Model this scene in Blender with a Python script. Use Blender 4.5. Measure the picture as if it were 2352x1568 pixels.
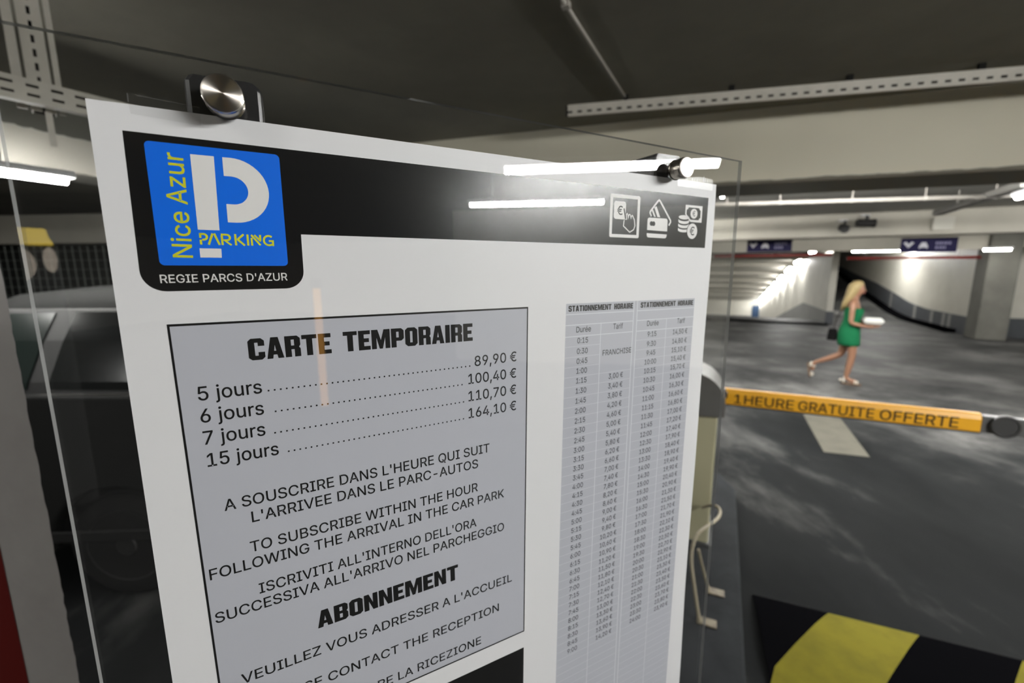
import bpy, bmesh, math, random
from mathutils import Vector, Matrix, geometry
C = bpy.context.scene.collection
SC = bpy.context.scene
for o in list(bpy.data.objects):
    bpy.data.objects.remove(o)
rnd = random.Random(7)
R = math.radians

# ---------------------------------------------------------------- camera
CAM_Z = 1.75
FOC = 990.0                       # focal length in pixels of the 2352 px frame
PITCH = R(9.4)
cam_d = bpy.data.cameras.new('camera')
cam_d.sensor_width = 36.0
cam_d.lens = 36.0 * FOC / 2352.0
cam_d.clip_start = 0.01
cam_d.clip_end = 200
cam_d.dof.use_dof = True
cam_d.dof.focus_distance = 0.37
cam_d.dof.aperture_fstop = 4.5
cam = bpy.data.objects.new('camera', cam_d)
C.objects.link(cam)
cam.location = (0, 0, CAM_Z)
cam.rotation_euler = (R(90) - PITCH, 0, 0)
SC.camera = cam

# ---------------------------------------------------------------- world, exposure
w = bpy.data.worlds.new('world')
SC.world = w
w.use_nodes = True
w.node_tree.nodes['Background'].inputs[0].default_value = (1.0, 0.98, 0.94, 1)
w.node_tree.nodes['Background'].inputs[1].default_value = 0.03
SC.view_settings.view_transform = 'Standard'
SC.view_settings.look = 'None'
SC.view_settings.exposure = 0.0
SC.view_settings.gamma = 1.0
SC.view_settings.use_curve_mapping = False
SC.cycles.use_denoising = True
SC.cycles.max_bounces = 8
SC.cycles.diffuse_bounces = 4
SC.cycles.transparent_max_bounces = 16
SC.cycles.sample_clamp_indirect = 4.0
SC.cycles.caustics_reflective = False
SC.cycles.caustics_refractive = False
LAMP = 205.0                      # radiance of the fluorescent tubes

# ---------------------------------------------------------------- frames of the place
US, VS = Vector((0.438, 0.899, 0)), Vector((0.899, -0.438, 0))   # along the lane / across it
UP = Vector((0, 0, 1))
def lane(s, t, z=0.0):
    return US * s + VS * t + UP * z
BT = R(62.3)
BH = Vector((math.sin(BT), math.cos(BT), 0))          # along the notice board
BN = Vector((math.cos(BT), -math.sin(BT), 0))         # out of its face
B0 = Vector((-0.2701, 0.2940, CAM_Z + 0.1073))        # top left corner of the poster
def board(u, v, wd=0.0):                              # millimetres on the board
    return B0 + BH * (u / 1000) + UP * (v / 1000) + BN * (wd / 1000)
def ray(px, py):
    x, y = (px - 1176) / FOC, (py - 784) / FOC
    c, s = math.cos(PITCH), math.sin(PITCH)
    return Vector((x, c - y * s, -s - y * c))
CAM = Vector((0, 0, CAM_Z))
def at(px, py, depth):
    r = ray(px, py)
    return CAM + r * (depth / r.y)
def on_floor(px, py, z=0.0):
    r = ray(px, py)
    return CAM + r * ((z - CAM_Z) / r.z)
def on_plane(px, py, p, nrm):
    r = ray(px, py)
    return CAM + r * ((p - CAM).dot(nrm) / r.dot(nrm))

# ---------------------------------------------------------------- materials
def mat(name, col, rough=0.5, metal=0.0, spec=0.5, emit=0.0, noise=None, bump=None, coat=0.0, aniso=None):
    m = bpy.data.materials.new(name)
    m.use_nodes = True
    nt = m.node_tree
    b = nt.nodes['Principled BSDF']
    c4 = (*col, 1)
    b.inputs['Base Color'].default_value = c4
    b.inputs['Roughness'].default_value = rough
    b.inputs['Metallic'].default_value = metal
    b.inputs['Specular IOR Level'].default_value = spec
    b.inputs['Coat Weight'].default_value = coat
    if emit:
        b.inputs['Emission Color'].default_value = c4
        b.inputs['Emission Strength'].default_value = emit
    if noise or bump:
        tc = nt.nodes.new('ShaderNodeTexCoord')
    if noise:                       # (scale, second colour, low, high)
        n = nt.nodes.new('ShaderNodeTexNoise')
        n.inputs['Scale'].default_value = noise[0]
        n.inputs['Detail'].default_value = 6
        n.inputs['Roughness'].default_value = 0.62
        nt.links.new(tc.outputs['Object'], n.inputs['Vector'])
        r = nt.nodes.new('ShaderNodeValToRGB')
        r.color_ramp.elements[0].position = noise[2]
        r.color_ramp.elements[1].position = noise[3]
        r.color_ramp.elements[0].color = c4
        r.color_ramp.elements[1].color = (*noise[1], 1)
        nt.links.new(n.outputs['Fac'], r.inputs['Fac'])
        nt.links.new(r.outputs['Color'], b.inputs['Base Color'])
    if bump:                        # (scale, strength, distance)
        n2 = nt.nodes.new('ShaderNodeTexNoise')
        n2.inputs['Scale'].default_value = bump[0]
        n2.inputs['Detail'].default_value = 4
        nt.links.new(tc.outputs['Object'], n2.inputs['Vector'])
        bp = nt.nodes.new('ShaderNodeBump')
        bp.inputs['Strength'].default_value = bump[1]
        bp.inputs['Distance'].default_value = bump[2]
        nt.links.new(n2.outputs['Fac'], bp.inputs['Height'])
        nt.links.new(bp.outputs['Normal'], b.inputs['Normal'])
    return m

def clear_mat(name, tint, ior=1.49, dirt=0.0, gloss_rough=0.0):
    m = bpy.data.materials.new(name)
    m.use_nodes = True
    nt = m.node_tree
    nt.nodes.clear()
    out = nt.nodes.new('ShaderNodeOutputMaterial')
    tr = nt.nodes.new('ShaderNodeBsdfTransparent')
    tr.inputs[0].default_value = (*tint, 1)
    gl = nt.nodes.new('ShaderNodeBsdfGlossy')
    gl.inputs['Roughness'].default_value = gloss_rough
    fr = nt.nodes.new('ShaderNodeFresnel')
    geo = nt.nodes.new('ShaderNodeNewGeometry')
    ix = nt.nodes.new('ShaderNodeMath'); ix.operation = 'MULTIPLY_ADD'      # both faces reflect alike
    nt.links.new(geo.outputs['Backfacing'], ix.inputs[0])
    ix.inputs[1].default_value = 1 / ior - ior
    ix.inputs[2].default_value = ior
    nt.links.new(ix.outputs[0], fr.inputs['IOR'])
    mx = nt.nodes.new('ShaderNodeMixShader')
    nt.links.new(fr.outputs[0], mx.inputs[0])
    nt.links.new(tr.outputs[0], mx.inputs[1])
    nt.links.new(gl.outputs[0], mx.inputs[2])
    last = mx
    if dirt:
        df = nt.nodes.new('ShaderNodeBsdfDiffuse')
        df.inputs[0].default_value = (0.75, 0.75, 0.75, 1)
        m2 = nt.nodes.new('ShaderNodeMixShader')
        m2.inputs[0].default_value = dirt
        nt.links.new(mx.outputs[0], m2.inputs[1])
        nt.links.new(df.outputs[0], m2.inputs[2])
        last = m2
    nt.links.new(last.outputs[0], out.inputs[0])
    return m

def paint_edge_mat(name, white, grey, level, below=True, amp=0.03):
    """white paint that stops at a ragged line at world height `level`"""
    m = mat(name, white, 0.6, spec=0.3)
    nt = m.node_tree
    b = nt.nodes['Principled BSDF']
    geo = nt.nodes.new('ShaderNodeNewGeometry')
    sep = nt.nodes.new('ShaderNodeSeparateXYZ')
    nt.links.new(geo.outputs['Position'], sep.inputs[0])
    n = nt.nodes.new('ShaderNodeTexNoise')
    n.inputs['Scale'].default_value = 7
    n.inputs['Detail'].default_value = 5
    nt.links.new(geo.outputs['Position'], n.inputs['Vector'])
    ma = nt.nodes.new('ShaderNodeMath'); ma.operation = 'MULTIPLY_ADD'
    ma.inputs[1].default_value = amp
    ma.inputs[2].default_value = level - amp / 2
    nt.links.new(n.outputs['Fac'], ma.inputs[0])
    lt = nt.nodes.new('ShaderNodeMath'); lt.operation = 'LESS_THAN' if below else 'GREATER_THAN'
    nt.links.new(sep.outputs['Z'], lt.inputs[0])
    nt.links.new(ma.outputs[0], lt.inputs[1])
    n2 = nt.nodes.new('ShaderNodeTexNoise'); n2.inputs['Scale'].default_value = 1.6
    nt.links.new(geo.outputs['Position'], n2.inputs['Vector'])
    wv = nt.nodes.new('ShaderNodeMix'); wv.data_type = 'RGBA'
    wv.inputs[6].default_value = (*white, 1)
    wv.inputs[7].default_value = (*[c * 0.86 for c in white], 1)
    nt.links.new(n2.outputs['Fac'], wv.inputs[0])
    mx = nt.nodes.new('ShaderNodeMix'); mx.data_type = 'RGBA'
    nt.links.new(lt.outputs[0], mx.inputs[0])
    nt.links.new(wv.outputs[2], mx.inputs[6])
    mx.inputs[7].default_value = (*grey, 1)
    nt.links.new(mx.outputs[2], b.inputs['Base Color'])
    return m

M = {}
WHITE = (0.62, 0.60, 0.53)
M['white_wall'] = mat('white_wall_paint', WHITE, 0.55, spec=0.3, noise=(1.3, (0.54, 0.52, 0.46), 0.35, 0.7))
M['ceiling'] = mat('grey_ceiling', (0.225, 0.215, 0.18), 0.85, spec=0.1, noise=(2.2, (0.18, 0.172, 0.145), 0.3, 0.75), bump=(60, 0.25, 0.004))
M['ceiling_lamplit'] = mat('lamplit_slab_tone', (0.46, 0.45, 0.41), 0.8, spec=0.1, noise=(1.5, (0.38, 0.37, 0.34), 0.3, 0.75))  # lamplight on the bay ceiling put into its colour
M['lintel'] = mat('beam_paint', (0.50, 0.475, 0.41), 0.7, spec=0.25, noise=(1.1, (0.42, 0.40, 0.345), 0.35, 0.7))
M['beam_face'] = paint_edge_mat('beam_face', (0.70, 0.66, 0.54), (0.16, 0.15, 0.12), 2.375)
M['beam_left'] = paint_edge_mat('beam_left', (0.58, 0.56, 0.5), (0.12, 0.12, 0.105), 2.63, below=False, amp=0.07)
M['dado'] = mat('dado_paint', (0.085, 0.09, 0.1), 0.5, spec=0.4, noise=(3, (0.065, 0.07, 0.078), 0.3, 0.7))
M['dado_grey'] = mat('dado_grey', (0.22, 0.22, 0.21), 0.6, noise=(3, (0.17, 0.17, 0.165), 0.3, 0.7))
M['pale_grey'] = mat('pale_grey_stripe', (0.27, 0.27, 0.26), 0.6)
M['island'] = mat('island_concrete', (0.022, 0.024, 0.026), 0.9, spec=0.1, noise=(5, (0.013, 0.014, 0.0155), 0.35, 0.7), bump=(70, 0.4, 0.004))
M['tray_grey'] = mat('duct_grey', (0.22, 0.215, 0.2), 0.55)
M['dark_wall'] = mat('dark_wall', (0.02, 0.022, 0.021), 0.8)
M['chrome_dull'] = mat('dull_chrome_strip', (0.22, 0.21, 0.2), 0.35, metal=0.8)
M['concrete'] = mat('concrete', (0.18, 0.177, 0.155), 0.8, spec=0.2, noise=(2.5, (0.13, 0.128, 0.112), 0.3, 0.7), bump=(30, 0.2, 0.004))
M['column_paint'] = mat('column_paint', (0.40, 0.385, 0.37), 0.6, spec=0.35, noise=(9, (0.34, 0.32, 0.31), 0.3, 0.75), bump=(260, 0.35, 0.0012))
M['red_paint'] = mat('red_paint', (0.24, 0.018, 0.014), 0.5)
M['red_band'] = mat('dull_red_band', (0.115, 0.008, 0.006), 0.65, spec=0.2)
M['black_rubber'] = mat('black_rubber', (0.0025, 0.0025, 0.003), 1.0, spec=0.0, bump=(150, 0.3, 0.002))
M['yellow_rubber'] = mat('yellow_rubber', (0.14, 0.122, 0.014), 0.85, spec=0.05, noise=(7, (0.10, 0.088, 0.012), 0.42, 0.75), bump=(150, 0.3, 0.002))
M['tray'] = mat('galvanised_tray', (0.50, 0.475, 0.42), 0.55, spec=0.4, noise=(14, (0.43, 0.41, 0.36), 0.3, 0.7))
M['dark_gap'] = mat('dark_gap', (0.015, 0.015, 0.014), 0.9, spec=0.1)
M['pipe'] = mat('pale_conduit', (0.42, 0.40, 0.36), 0.5)
M['tube'] = mat('tube_light', (1.0, 0.99, 0.96), 0.3, emit=LAMP)
M['tube_bright'] = mat('tube_light_strong', (1.0, 0.99, 0.96), 0.3, emit=LAMP * 1.45)  # tube strengths follow the brightness wanted, not the age of a tube
M['tube_mid'] = mat('tube_light_medium', (1.0, 0.985, 0.94), 0.3, emit=LAMP * 0.65)
M['tube_dim'] = mat('tube_light_weak', (1.0, 0.98, 0.93), 0.3, emit=LAMP * 0.4)
M['housing'] = mat('lamp_housing', (0.62, 0.63, 0.63), 0.45)
M['paper'] = mat('poster_paper', (0.765, 0.755, 0.775), 0.45, spec=0.25)
M['ink'] = mat('black_ink', (0.006, 0.006, 0.006), 0.4, spec=0.2)
M['tint'] = mat('blue_grey_print', (0.485, 0.49, 0.545), 0.45, spec=0.25)
M['rule'] = mat('white_rule', (0.70, 0.72, 0.75), 0.45, spec=0.25)
M['blue_ink'] = mat('bright_blue_ink', (0.0, 0.145, 0.80), 0.35, spec=0.35)
M['yellow_ink'] = mat('yellow_ink', (0.66, 0.66, 0.02), 0.4, spec=0.25)
M['white_ink'] = mat('white_print', (0.78, 0.76, 0.75), 0.4, spec=0.25)
M['table_ink'] = mat('grey_black_ink', (0.03, 0.03, 0.032), 0.4, spec=0.3)
M['acrylic'] = clear_mat('clear_acrylic', (0.985, 0.99, 0.988), 1.49, dirt=0.003)
M['acrylic_edge'] = clear_mat('acrylic_edge', (0.62, 0.64, 0.64), 1.49, dirt=0.32)
M['tape'] = clear_mat('clear_tape', (0.97, 0.97, 0.97), 1.45, dirt=0.012, gloss_rough=0.25)
M['tape_mark'] = mat('tape_mark', (0.8, 0.8, 0.8), 0.5)
M['post_black'] = mat('black_powder_coat', (0.010, 0.010, 0.011), 0.3, spec=0.5)
M['steel'] = mat('turned_steel', (0.72, 0.69, 0.64), 0.22, metal=1.0)
M['tape_mark_faint'] = clear_mat('faint_tape_edge', (0.9, 0.9, 0.9), 1.45, dirt=0.12, gloss_rough=0.3)
M['ink_gloss'] = mat('glossy_black_print', (0.0045, 0.0045, 0.005), 0.22, spec=0.3, bump=(900, 0.05, 0.0004))
M['steel_spun'] = mat('spun_steel', (0.62, 0.58, 0.53), 0.34, metal=1.0)
_b = M['steel_spun'].node_tree.nodes['Principled BSDF']
_b.inputs['Anisotropic'].default_value = 0.92; _b.inputs['Anisotropic Rotation'].default_value = 0.25
_t = M['steel_spun'].node_tree.nodes.new('ShaderNodeTangent'); _t.direction_type = 'RADIAL'; _t.axis = 'Z'
M['steel_spun'].node_tree.links.new(_t.outputs[0], _b.inputs['Tangent'])
M['steel_dark'] = mat('steel_rim', (0.45, 0.42, 0.37), 0.25, metal=1.0)
M['barrier_yellow'] = mat('barrier_yellow', (0.80, 0.40, 0.022), 0.4, noise=(5, (0.72, 0.35, 0.02), 0.4, 0.7))
M['barrier_ink'] = mat('barrier_ink', (0.03, 0.018, 0.008), 0.5)
M['grey_plastic'] = mat('grey_plastic', (0.10, 0.10, 0.10), 0.4)
M['dark_plastic'] = mat('dark_plastic', (0.035, 0.035, 0.035), 0.5)
M['hood_grey'] = mat('motor_hood_grey', (0.12, 0.115, 0.108), 0.4, noise=(6, (0.09, 0.087, 0.08), 0.4, 0.7))
M['cream'] = mat('cream_enamel', (0.46, 0.43, 0.28), 0.5)
M['plate'] = mat('dull_tan_plate', (0.16, 0.135, 0.09), 0.6, noise=(30, (0.09, 0.07, 0.045), 0.4, 0.7))
M['cream_tube'] = mat('cream_tube', (0.30, 0.26, 0.18), 0.5, noise=(20, (0.17, 0.13, 0.08), 0.55, 0.75))
M['sign_navy'] = mat('sign_navy', (0.009, 0.007, 0.045), 0.6, spec=0.2)
M['sign_white'] = mat('sign_white', (0.55, 0.55, 0.6), 0.5)
M['sign_grey'] = mat('sign_lilac', (0.20, 0.19, 0.32), 0.5)
M['road_white'] = mat('road_white', (0.085, 0.081, 0.066), 0.85, spec=0.05, noise=(6, (0.066, 0.063, 0.053), 0.45, 0.8))
M['mesh_wire'] = mat('dark_mesh_wire', (0.10, 0.11, 0.10), 0.6)
M['camera_black'] = mat('camera_black', (0.02, 0.02, 0.02), 0.5)
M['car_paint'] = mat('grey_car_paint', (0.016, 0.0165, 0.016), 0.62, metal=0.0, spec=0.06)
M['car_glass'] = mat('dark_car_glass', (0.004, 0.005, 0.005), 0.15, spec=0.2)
M['car_glass_green'] = mat('green_car_glass', (0.012, 0.018, 0.016), 0.2, spec=0.2)
M['tyre'] = mat('tyre', (0.012, 0.012, 0.012), 0.8, spec=0.2)
M['rim'] = mat('wheel_rim', (0.03, 0.03, 0.03), 0.5, metal=0.3)
M['trim_black'] = mat('black_trim', (0.012, 0.012, 0.012), 0.5)
M['chrome'] = mat('chrome_strip', (0.55, 0.53, 0.5), 0.2, metal=1.0)
M['skin'] = mat('skin', (0.235, 0.118, 0.070), 0.5)
M['dress'] = mat('green_cloth', (0.003, 0.098, 0.036), 0.8, spec=0.2, bump=(40, 0.4, 0.01))
M['hair'] = mat('blond_hair', (0.33, 0.25, 0.115), 0.6, noise=(30, (0.20, 0.145, 0.06), 0.35, 0.7))
M['sandal'] = mat('white_leather', (0.55, 0.50, 0.42), 0.5)
M['sole'] = mat('brown_sole', (0.12, 0.07, 0.04), 0.7)
M['bag'] = mat('black_bag', (0.002, 0.002, 0.002), 0.8, spec=0.1)
M['foam'] = mat('white_foam', (0.62, 0.62, 0.58), 0.6)
M['lips'] = mat('lips', (0.32, 0.09, 0.08), 0.5)
M['eye'] = mat('dark_eye', (0.03, 0.025, 0.02), 0.3)
M['blue_door'] = mat('blue_paint', (0.010, 0.035, 0.085), 0.6)
M['amber'] = mat('amber_lamp', (1.0, 0.46, 0.07), 0.4, emit=2.1)
M['yellow_lit'] = mat('yellow_lit_panel', (1.0, 0.72, 0.08), 0.4, emit=4.5)
M['cream_lit'] = mat('cream_lit_panel', (1.0, 0.86, 0.70), 0.4, emit=2.2)

def floor_material():
    m = mat('asphalt_floor', (0.05, 0.052, 0.052), 0.45, spec=0.10, bump=(190, 0.25, 0.002))
    nt = m.node_tree
    b = nt.nodes['Principled BSDF']
    tc = nt.nodes.new('ShaderNodeTexCoord')
    mp = nt.nodes.new('ShaderNodeMapping')
    mp.inputs['Rotation'].default_value = (0, 0, R(26))
    mp.inputs['Scale'].default_value = (1.0, 0.45, 1)
    nt.links.new(tc.outputs['Object'], mp.inputs[0])
    n = nt.nodes.new('ShaderNodeTexNoise'); n.inputs['Scale'].default_value = 1.1; n.inputs['Detail'].default_value = 7; n.inputs['Roughness'].default_value = 0.6
    nt.links.new(mp.outputs[0], n.inputs['Vector'])
    r = nt.nodes.new('ShaderNodeValToRGB')
    e = r.color_ramp.elements
    e[0].position, e[0].color = 0.36, (0.0045, 0.005, 0.0053, 1)
    e[1].position, e[1].color = 0.70, (0.062, 0.062, 0.060, 1)
    e.new(0.53).color = (0.0085, 0.0092, 0.0095, 1)
    nt.links.new(n.outputs['Fac'], r.inputs['Fac'])
    # worn patches, plus the stronger light on the far floor painted in paler
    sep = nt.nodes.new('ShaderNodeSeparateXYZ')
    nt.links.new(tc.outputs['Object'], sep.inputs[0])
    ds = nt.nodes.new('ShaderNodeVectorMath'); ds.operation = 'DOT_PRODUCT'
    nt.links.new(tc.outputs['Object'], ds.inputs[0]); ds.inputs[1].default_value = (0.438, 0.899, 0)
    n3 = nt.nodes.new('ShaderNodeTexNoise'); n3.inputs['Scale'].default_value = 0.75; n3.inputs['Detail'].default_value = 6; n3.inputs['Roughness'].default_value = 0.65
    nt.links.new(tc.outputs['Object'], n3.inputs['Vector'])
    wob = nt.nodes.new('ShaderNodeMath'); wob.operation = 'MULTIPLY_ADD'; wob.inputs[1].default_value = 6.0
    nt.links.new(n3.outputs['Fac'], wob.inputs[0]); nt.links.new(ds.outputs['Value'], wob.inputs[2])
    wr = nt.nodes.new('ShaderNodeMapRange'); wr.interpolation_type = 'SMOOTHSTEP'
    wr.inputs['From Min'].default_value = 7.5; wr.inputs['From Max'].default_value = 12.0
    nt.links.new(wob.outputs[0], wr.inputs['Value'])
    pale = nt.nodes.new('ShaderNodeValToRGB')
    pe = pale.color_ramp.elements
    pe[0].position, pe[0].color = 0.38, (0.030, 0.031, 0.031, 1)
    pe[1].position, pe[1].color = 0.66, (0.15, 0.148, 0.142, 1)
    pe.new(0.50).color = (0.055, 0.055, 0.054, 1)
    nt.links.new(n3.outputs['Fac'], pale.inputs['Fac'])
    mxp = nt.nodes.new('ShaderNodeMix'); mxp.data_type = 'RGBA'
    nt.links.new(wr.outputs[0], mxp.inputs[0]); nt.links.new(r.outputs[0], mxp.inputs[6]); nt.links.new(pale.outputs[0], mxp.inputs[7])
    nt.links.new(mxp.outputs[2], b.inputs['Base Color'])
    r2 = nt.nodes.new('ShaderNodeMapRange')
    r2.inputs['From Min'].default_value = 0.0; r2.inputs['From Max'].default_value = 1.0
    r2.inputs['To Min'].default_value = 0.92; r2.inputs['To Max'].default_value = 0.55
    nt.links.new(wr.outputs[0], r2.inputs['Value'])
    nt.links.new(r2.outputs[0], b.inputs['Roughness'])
    return m
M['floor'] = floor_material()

# ---------------------------------------------------------------- mesh helpers
class MB:
    def __init__(s): s.v, s.f = [], []
    def add(s, vs, fs):
        k = len(s.v)
        s.v += [tuple(p) for p in vs]
        s.f += [tuple(i + k for i in f) for f in fs]
        return s
    def hexa(s, p):          # 8 points: bottom loop, top loop
        return s.add(p, [(3, 2, 1, 0), (4, 5, 6, 7), (0, 1, 5, 4), (1, 2, 6, 5), (2, 3, 7, 6), (3, 0, 4, 7)])
    def box(s, o, X, Y, Z):  # corner and three edge vectors
        o, X, Y, Z = map(Vector, (o, X, Y, Z))
        return s.hexa([o, o + X, o + X + Y, o + Y, o + Z, o + X + Z, o + X + Y + Z, o + Y + Z])
    def cbox(s, c, X, Y, Z):
        c, X, Y, Z = map(Vector, (c, X, Y, Z))
        return s.box(c - X / 2 - Y / 2 - Z / 2, X, Y, Z)
    def quad(s, a, b, c, d):
        return s.add([a, b, c, d], [(0, 1, 2, 3)])
    def prism(s, pts, off):  # closed planar loop, pushed along off
        off = Vector(off)
        n = len(pts)
        vs = [Vector(p) for p in pts]
        tri = geometry.tessellate_polygon([vs])
        allv = vs + [p + off for p in vs]
        fs = [t for t in tri] + [tuple(i + n for i in reversed(t)) for t in tri]
        fs += [(i, (i + 1) % n, (i + 1) % n + n, i + n) for i in range(n)]
        return s.add(allv, fs)
    def flat(s, pts):
        vs = [Vector(p) for p in pts]
        return s.add(vs, geometry.tessellate_polygon([vs]))
    def loft(s, rings, cap=True, closed=True):
        n = len(rings[0])
        vs = [p for r in rings for p in r]
        fs = []
        for k in range(len(rings) - 1):
            for i in range(n if closed else n - 1):
                j = (i + 1) % n
                fs.append((k * n + i, k * n + j, (k + 1) * n + j, (k + 1) * n + i))
        if cap:
            fs.append(tuple(reversed(range(n))))
            fs.append(tuple(range((len(rings) - 1) * n, len(rings) * n)))
        return s.add(vs, fs)
    def tube(s, pts, rad, n=10):
        pts = [Vector(p) for p in pts]
        rad = rad if isinstance(rad, (list, tuple)) else [rad] * len(pts)
        rings = []
        ref = None
        for i, p in enumerate(pts):
            d = (pts[min(i + 1, len(pts) - 1)] - pts[max(i - 1, 0)]).normalized()
            if ref is None:
                ref = d.orthogonal().normalized()
            ref = (ref - d * ref.dot(d)).normalized()
            q = d.cross(ref)
            rings.append([p + (ref * math.cos(a) + q * math.sin(a)) * rad[i] for a in [2 * math.pi * k / n for k in range(n)]])
        return s.loft(rings)
    def lathe(s, c, axis, prof, n=32):   # prof: (distance along the axis, radius)
        c, axis = Vector(c), Vector(axis).normalized()
        a = axis.orthogonal().normalized(); b = axis.cross(a)
        rings = [[c + axis * h + (a * math.cos(t) + b * math.sin(t)) * r for t in [2 * math.pi * k / n for k in range(n)]] for h, r in prof]
        return s.loft(rings)
    def build(s, name, m, parent=None, smooth=False, bevel=0.0, seg=2, sub=0):
        me = bpy.data.meshes.new(name)
        me.from_pydata([tuple(v) for v in s.v], [], s.f)
        me.validate()
        bm = bmesh.new(); bm.from_mesh(me)
        bmesh.ops.recalc_face_normals(bm, faces=bm.faces)
        bm.to_mesh(me); bm.free()
        o = bpy.data.objects.new(name, me)
        C.objects.link(o)
        me.materials.append(m)
        if smooth:
            for p in me.polygons: p.use_smooth = True
        if bevel:
            b = o.modifiers.new('bevel', 'BEVEL'); b.width = bevel; b.segments = seg; b.limit_method = 'ANGLE'; b.angle_limit = R(40)
        if sub:
            b = o.modifiers.new('sub', 'SUBSURF'); b.levels = sub; b.render_levels = sub
        if parent is not None:
            o.parent = parent
            o.matrix_parent_inverse = parent.matrix_world.inverted()
        return o

def tag(o, label=None, cat=None, group=None, kind=None):
    if label: o['label'] = label
    if cat: o['category'] = cat
    if group: o['group'] = group
    if kind: o['kind'] = kind
    return o
def thing(name, loc, label, cat, group=None):
    o = bpy.data.objects.new(name, None)
    C.objects.link(o)
    o.empty_display_size = 0.05
    o.location = loc
    o.matrix_world = Matrix.Translation(Vector(loc))
    return tag(o, label, cat, group)
def structure(o):
    o['kind'] = 'structure'
    return o
def copy_thing(o, move, label=None):
    c = o.copy(); C.objects.link(c)
    c.location = Vector(o.location) + Vector(move)
    if label: c['label'] = label
    for ch in o.children:
        d = ch.copy(); C.objects.link(d); d.parent = c
        d.matrix_parent_inverse = ch.matrix_parent_inverse.copy()
    return c

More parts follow.
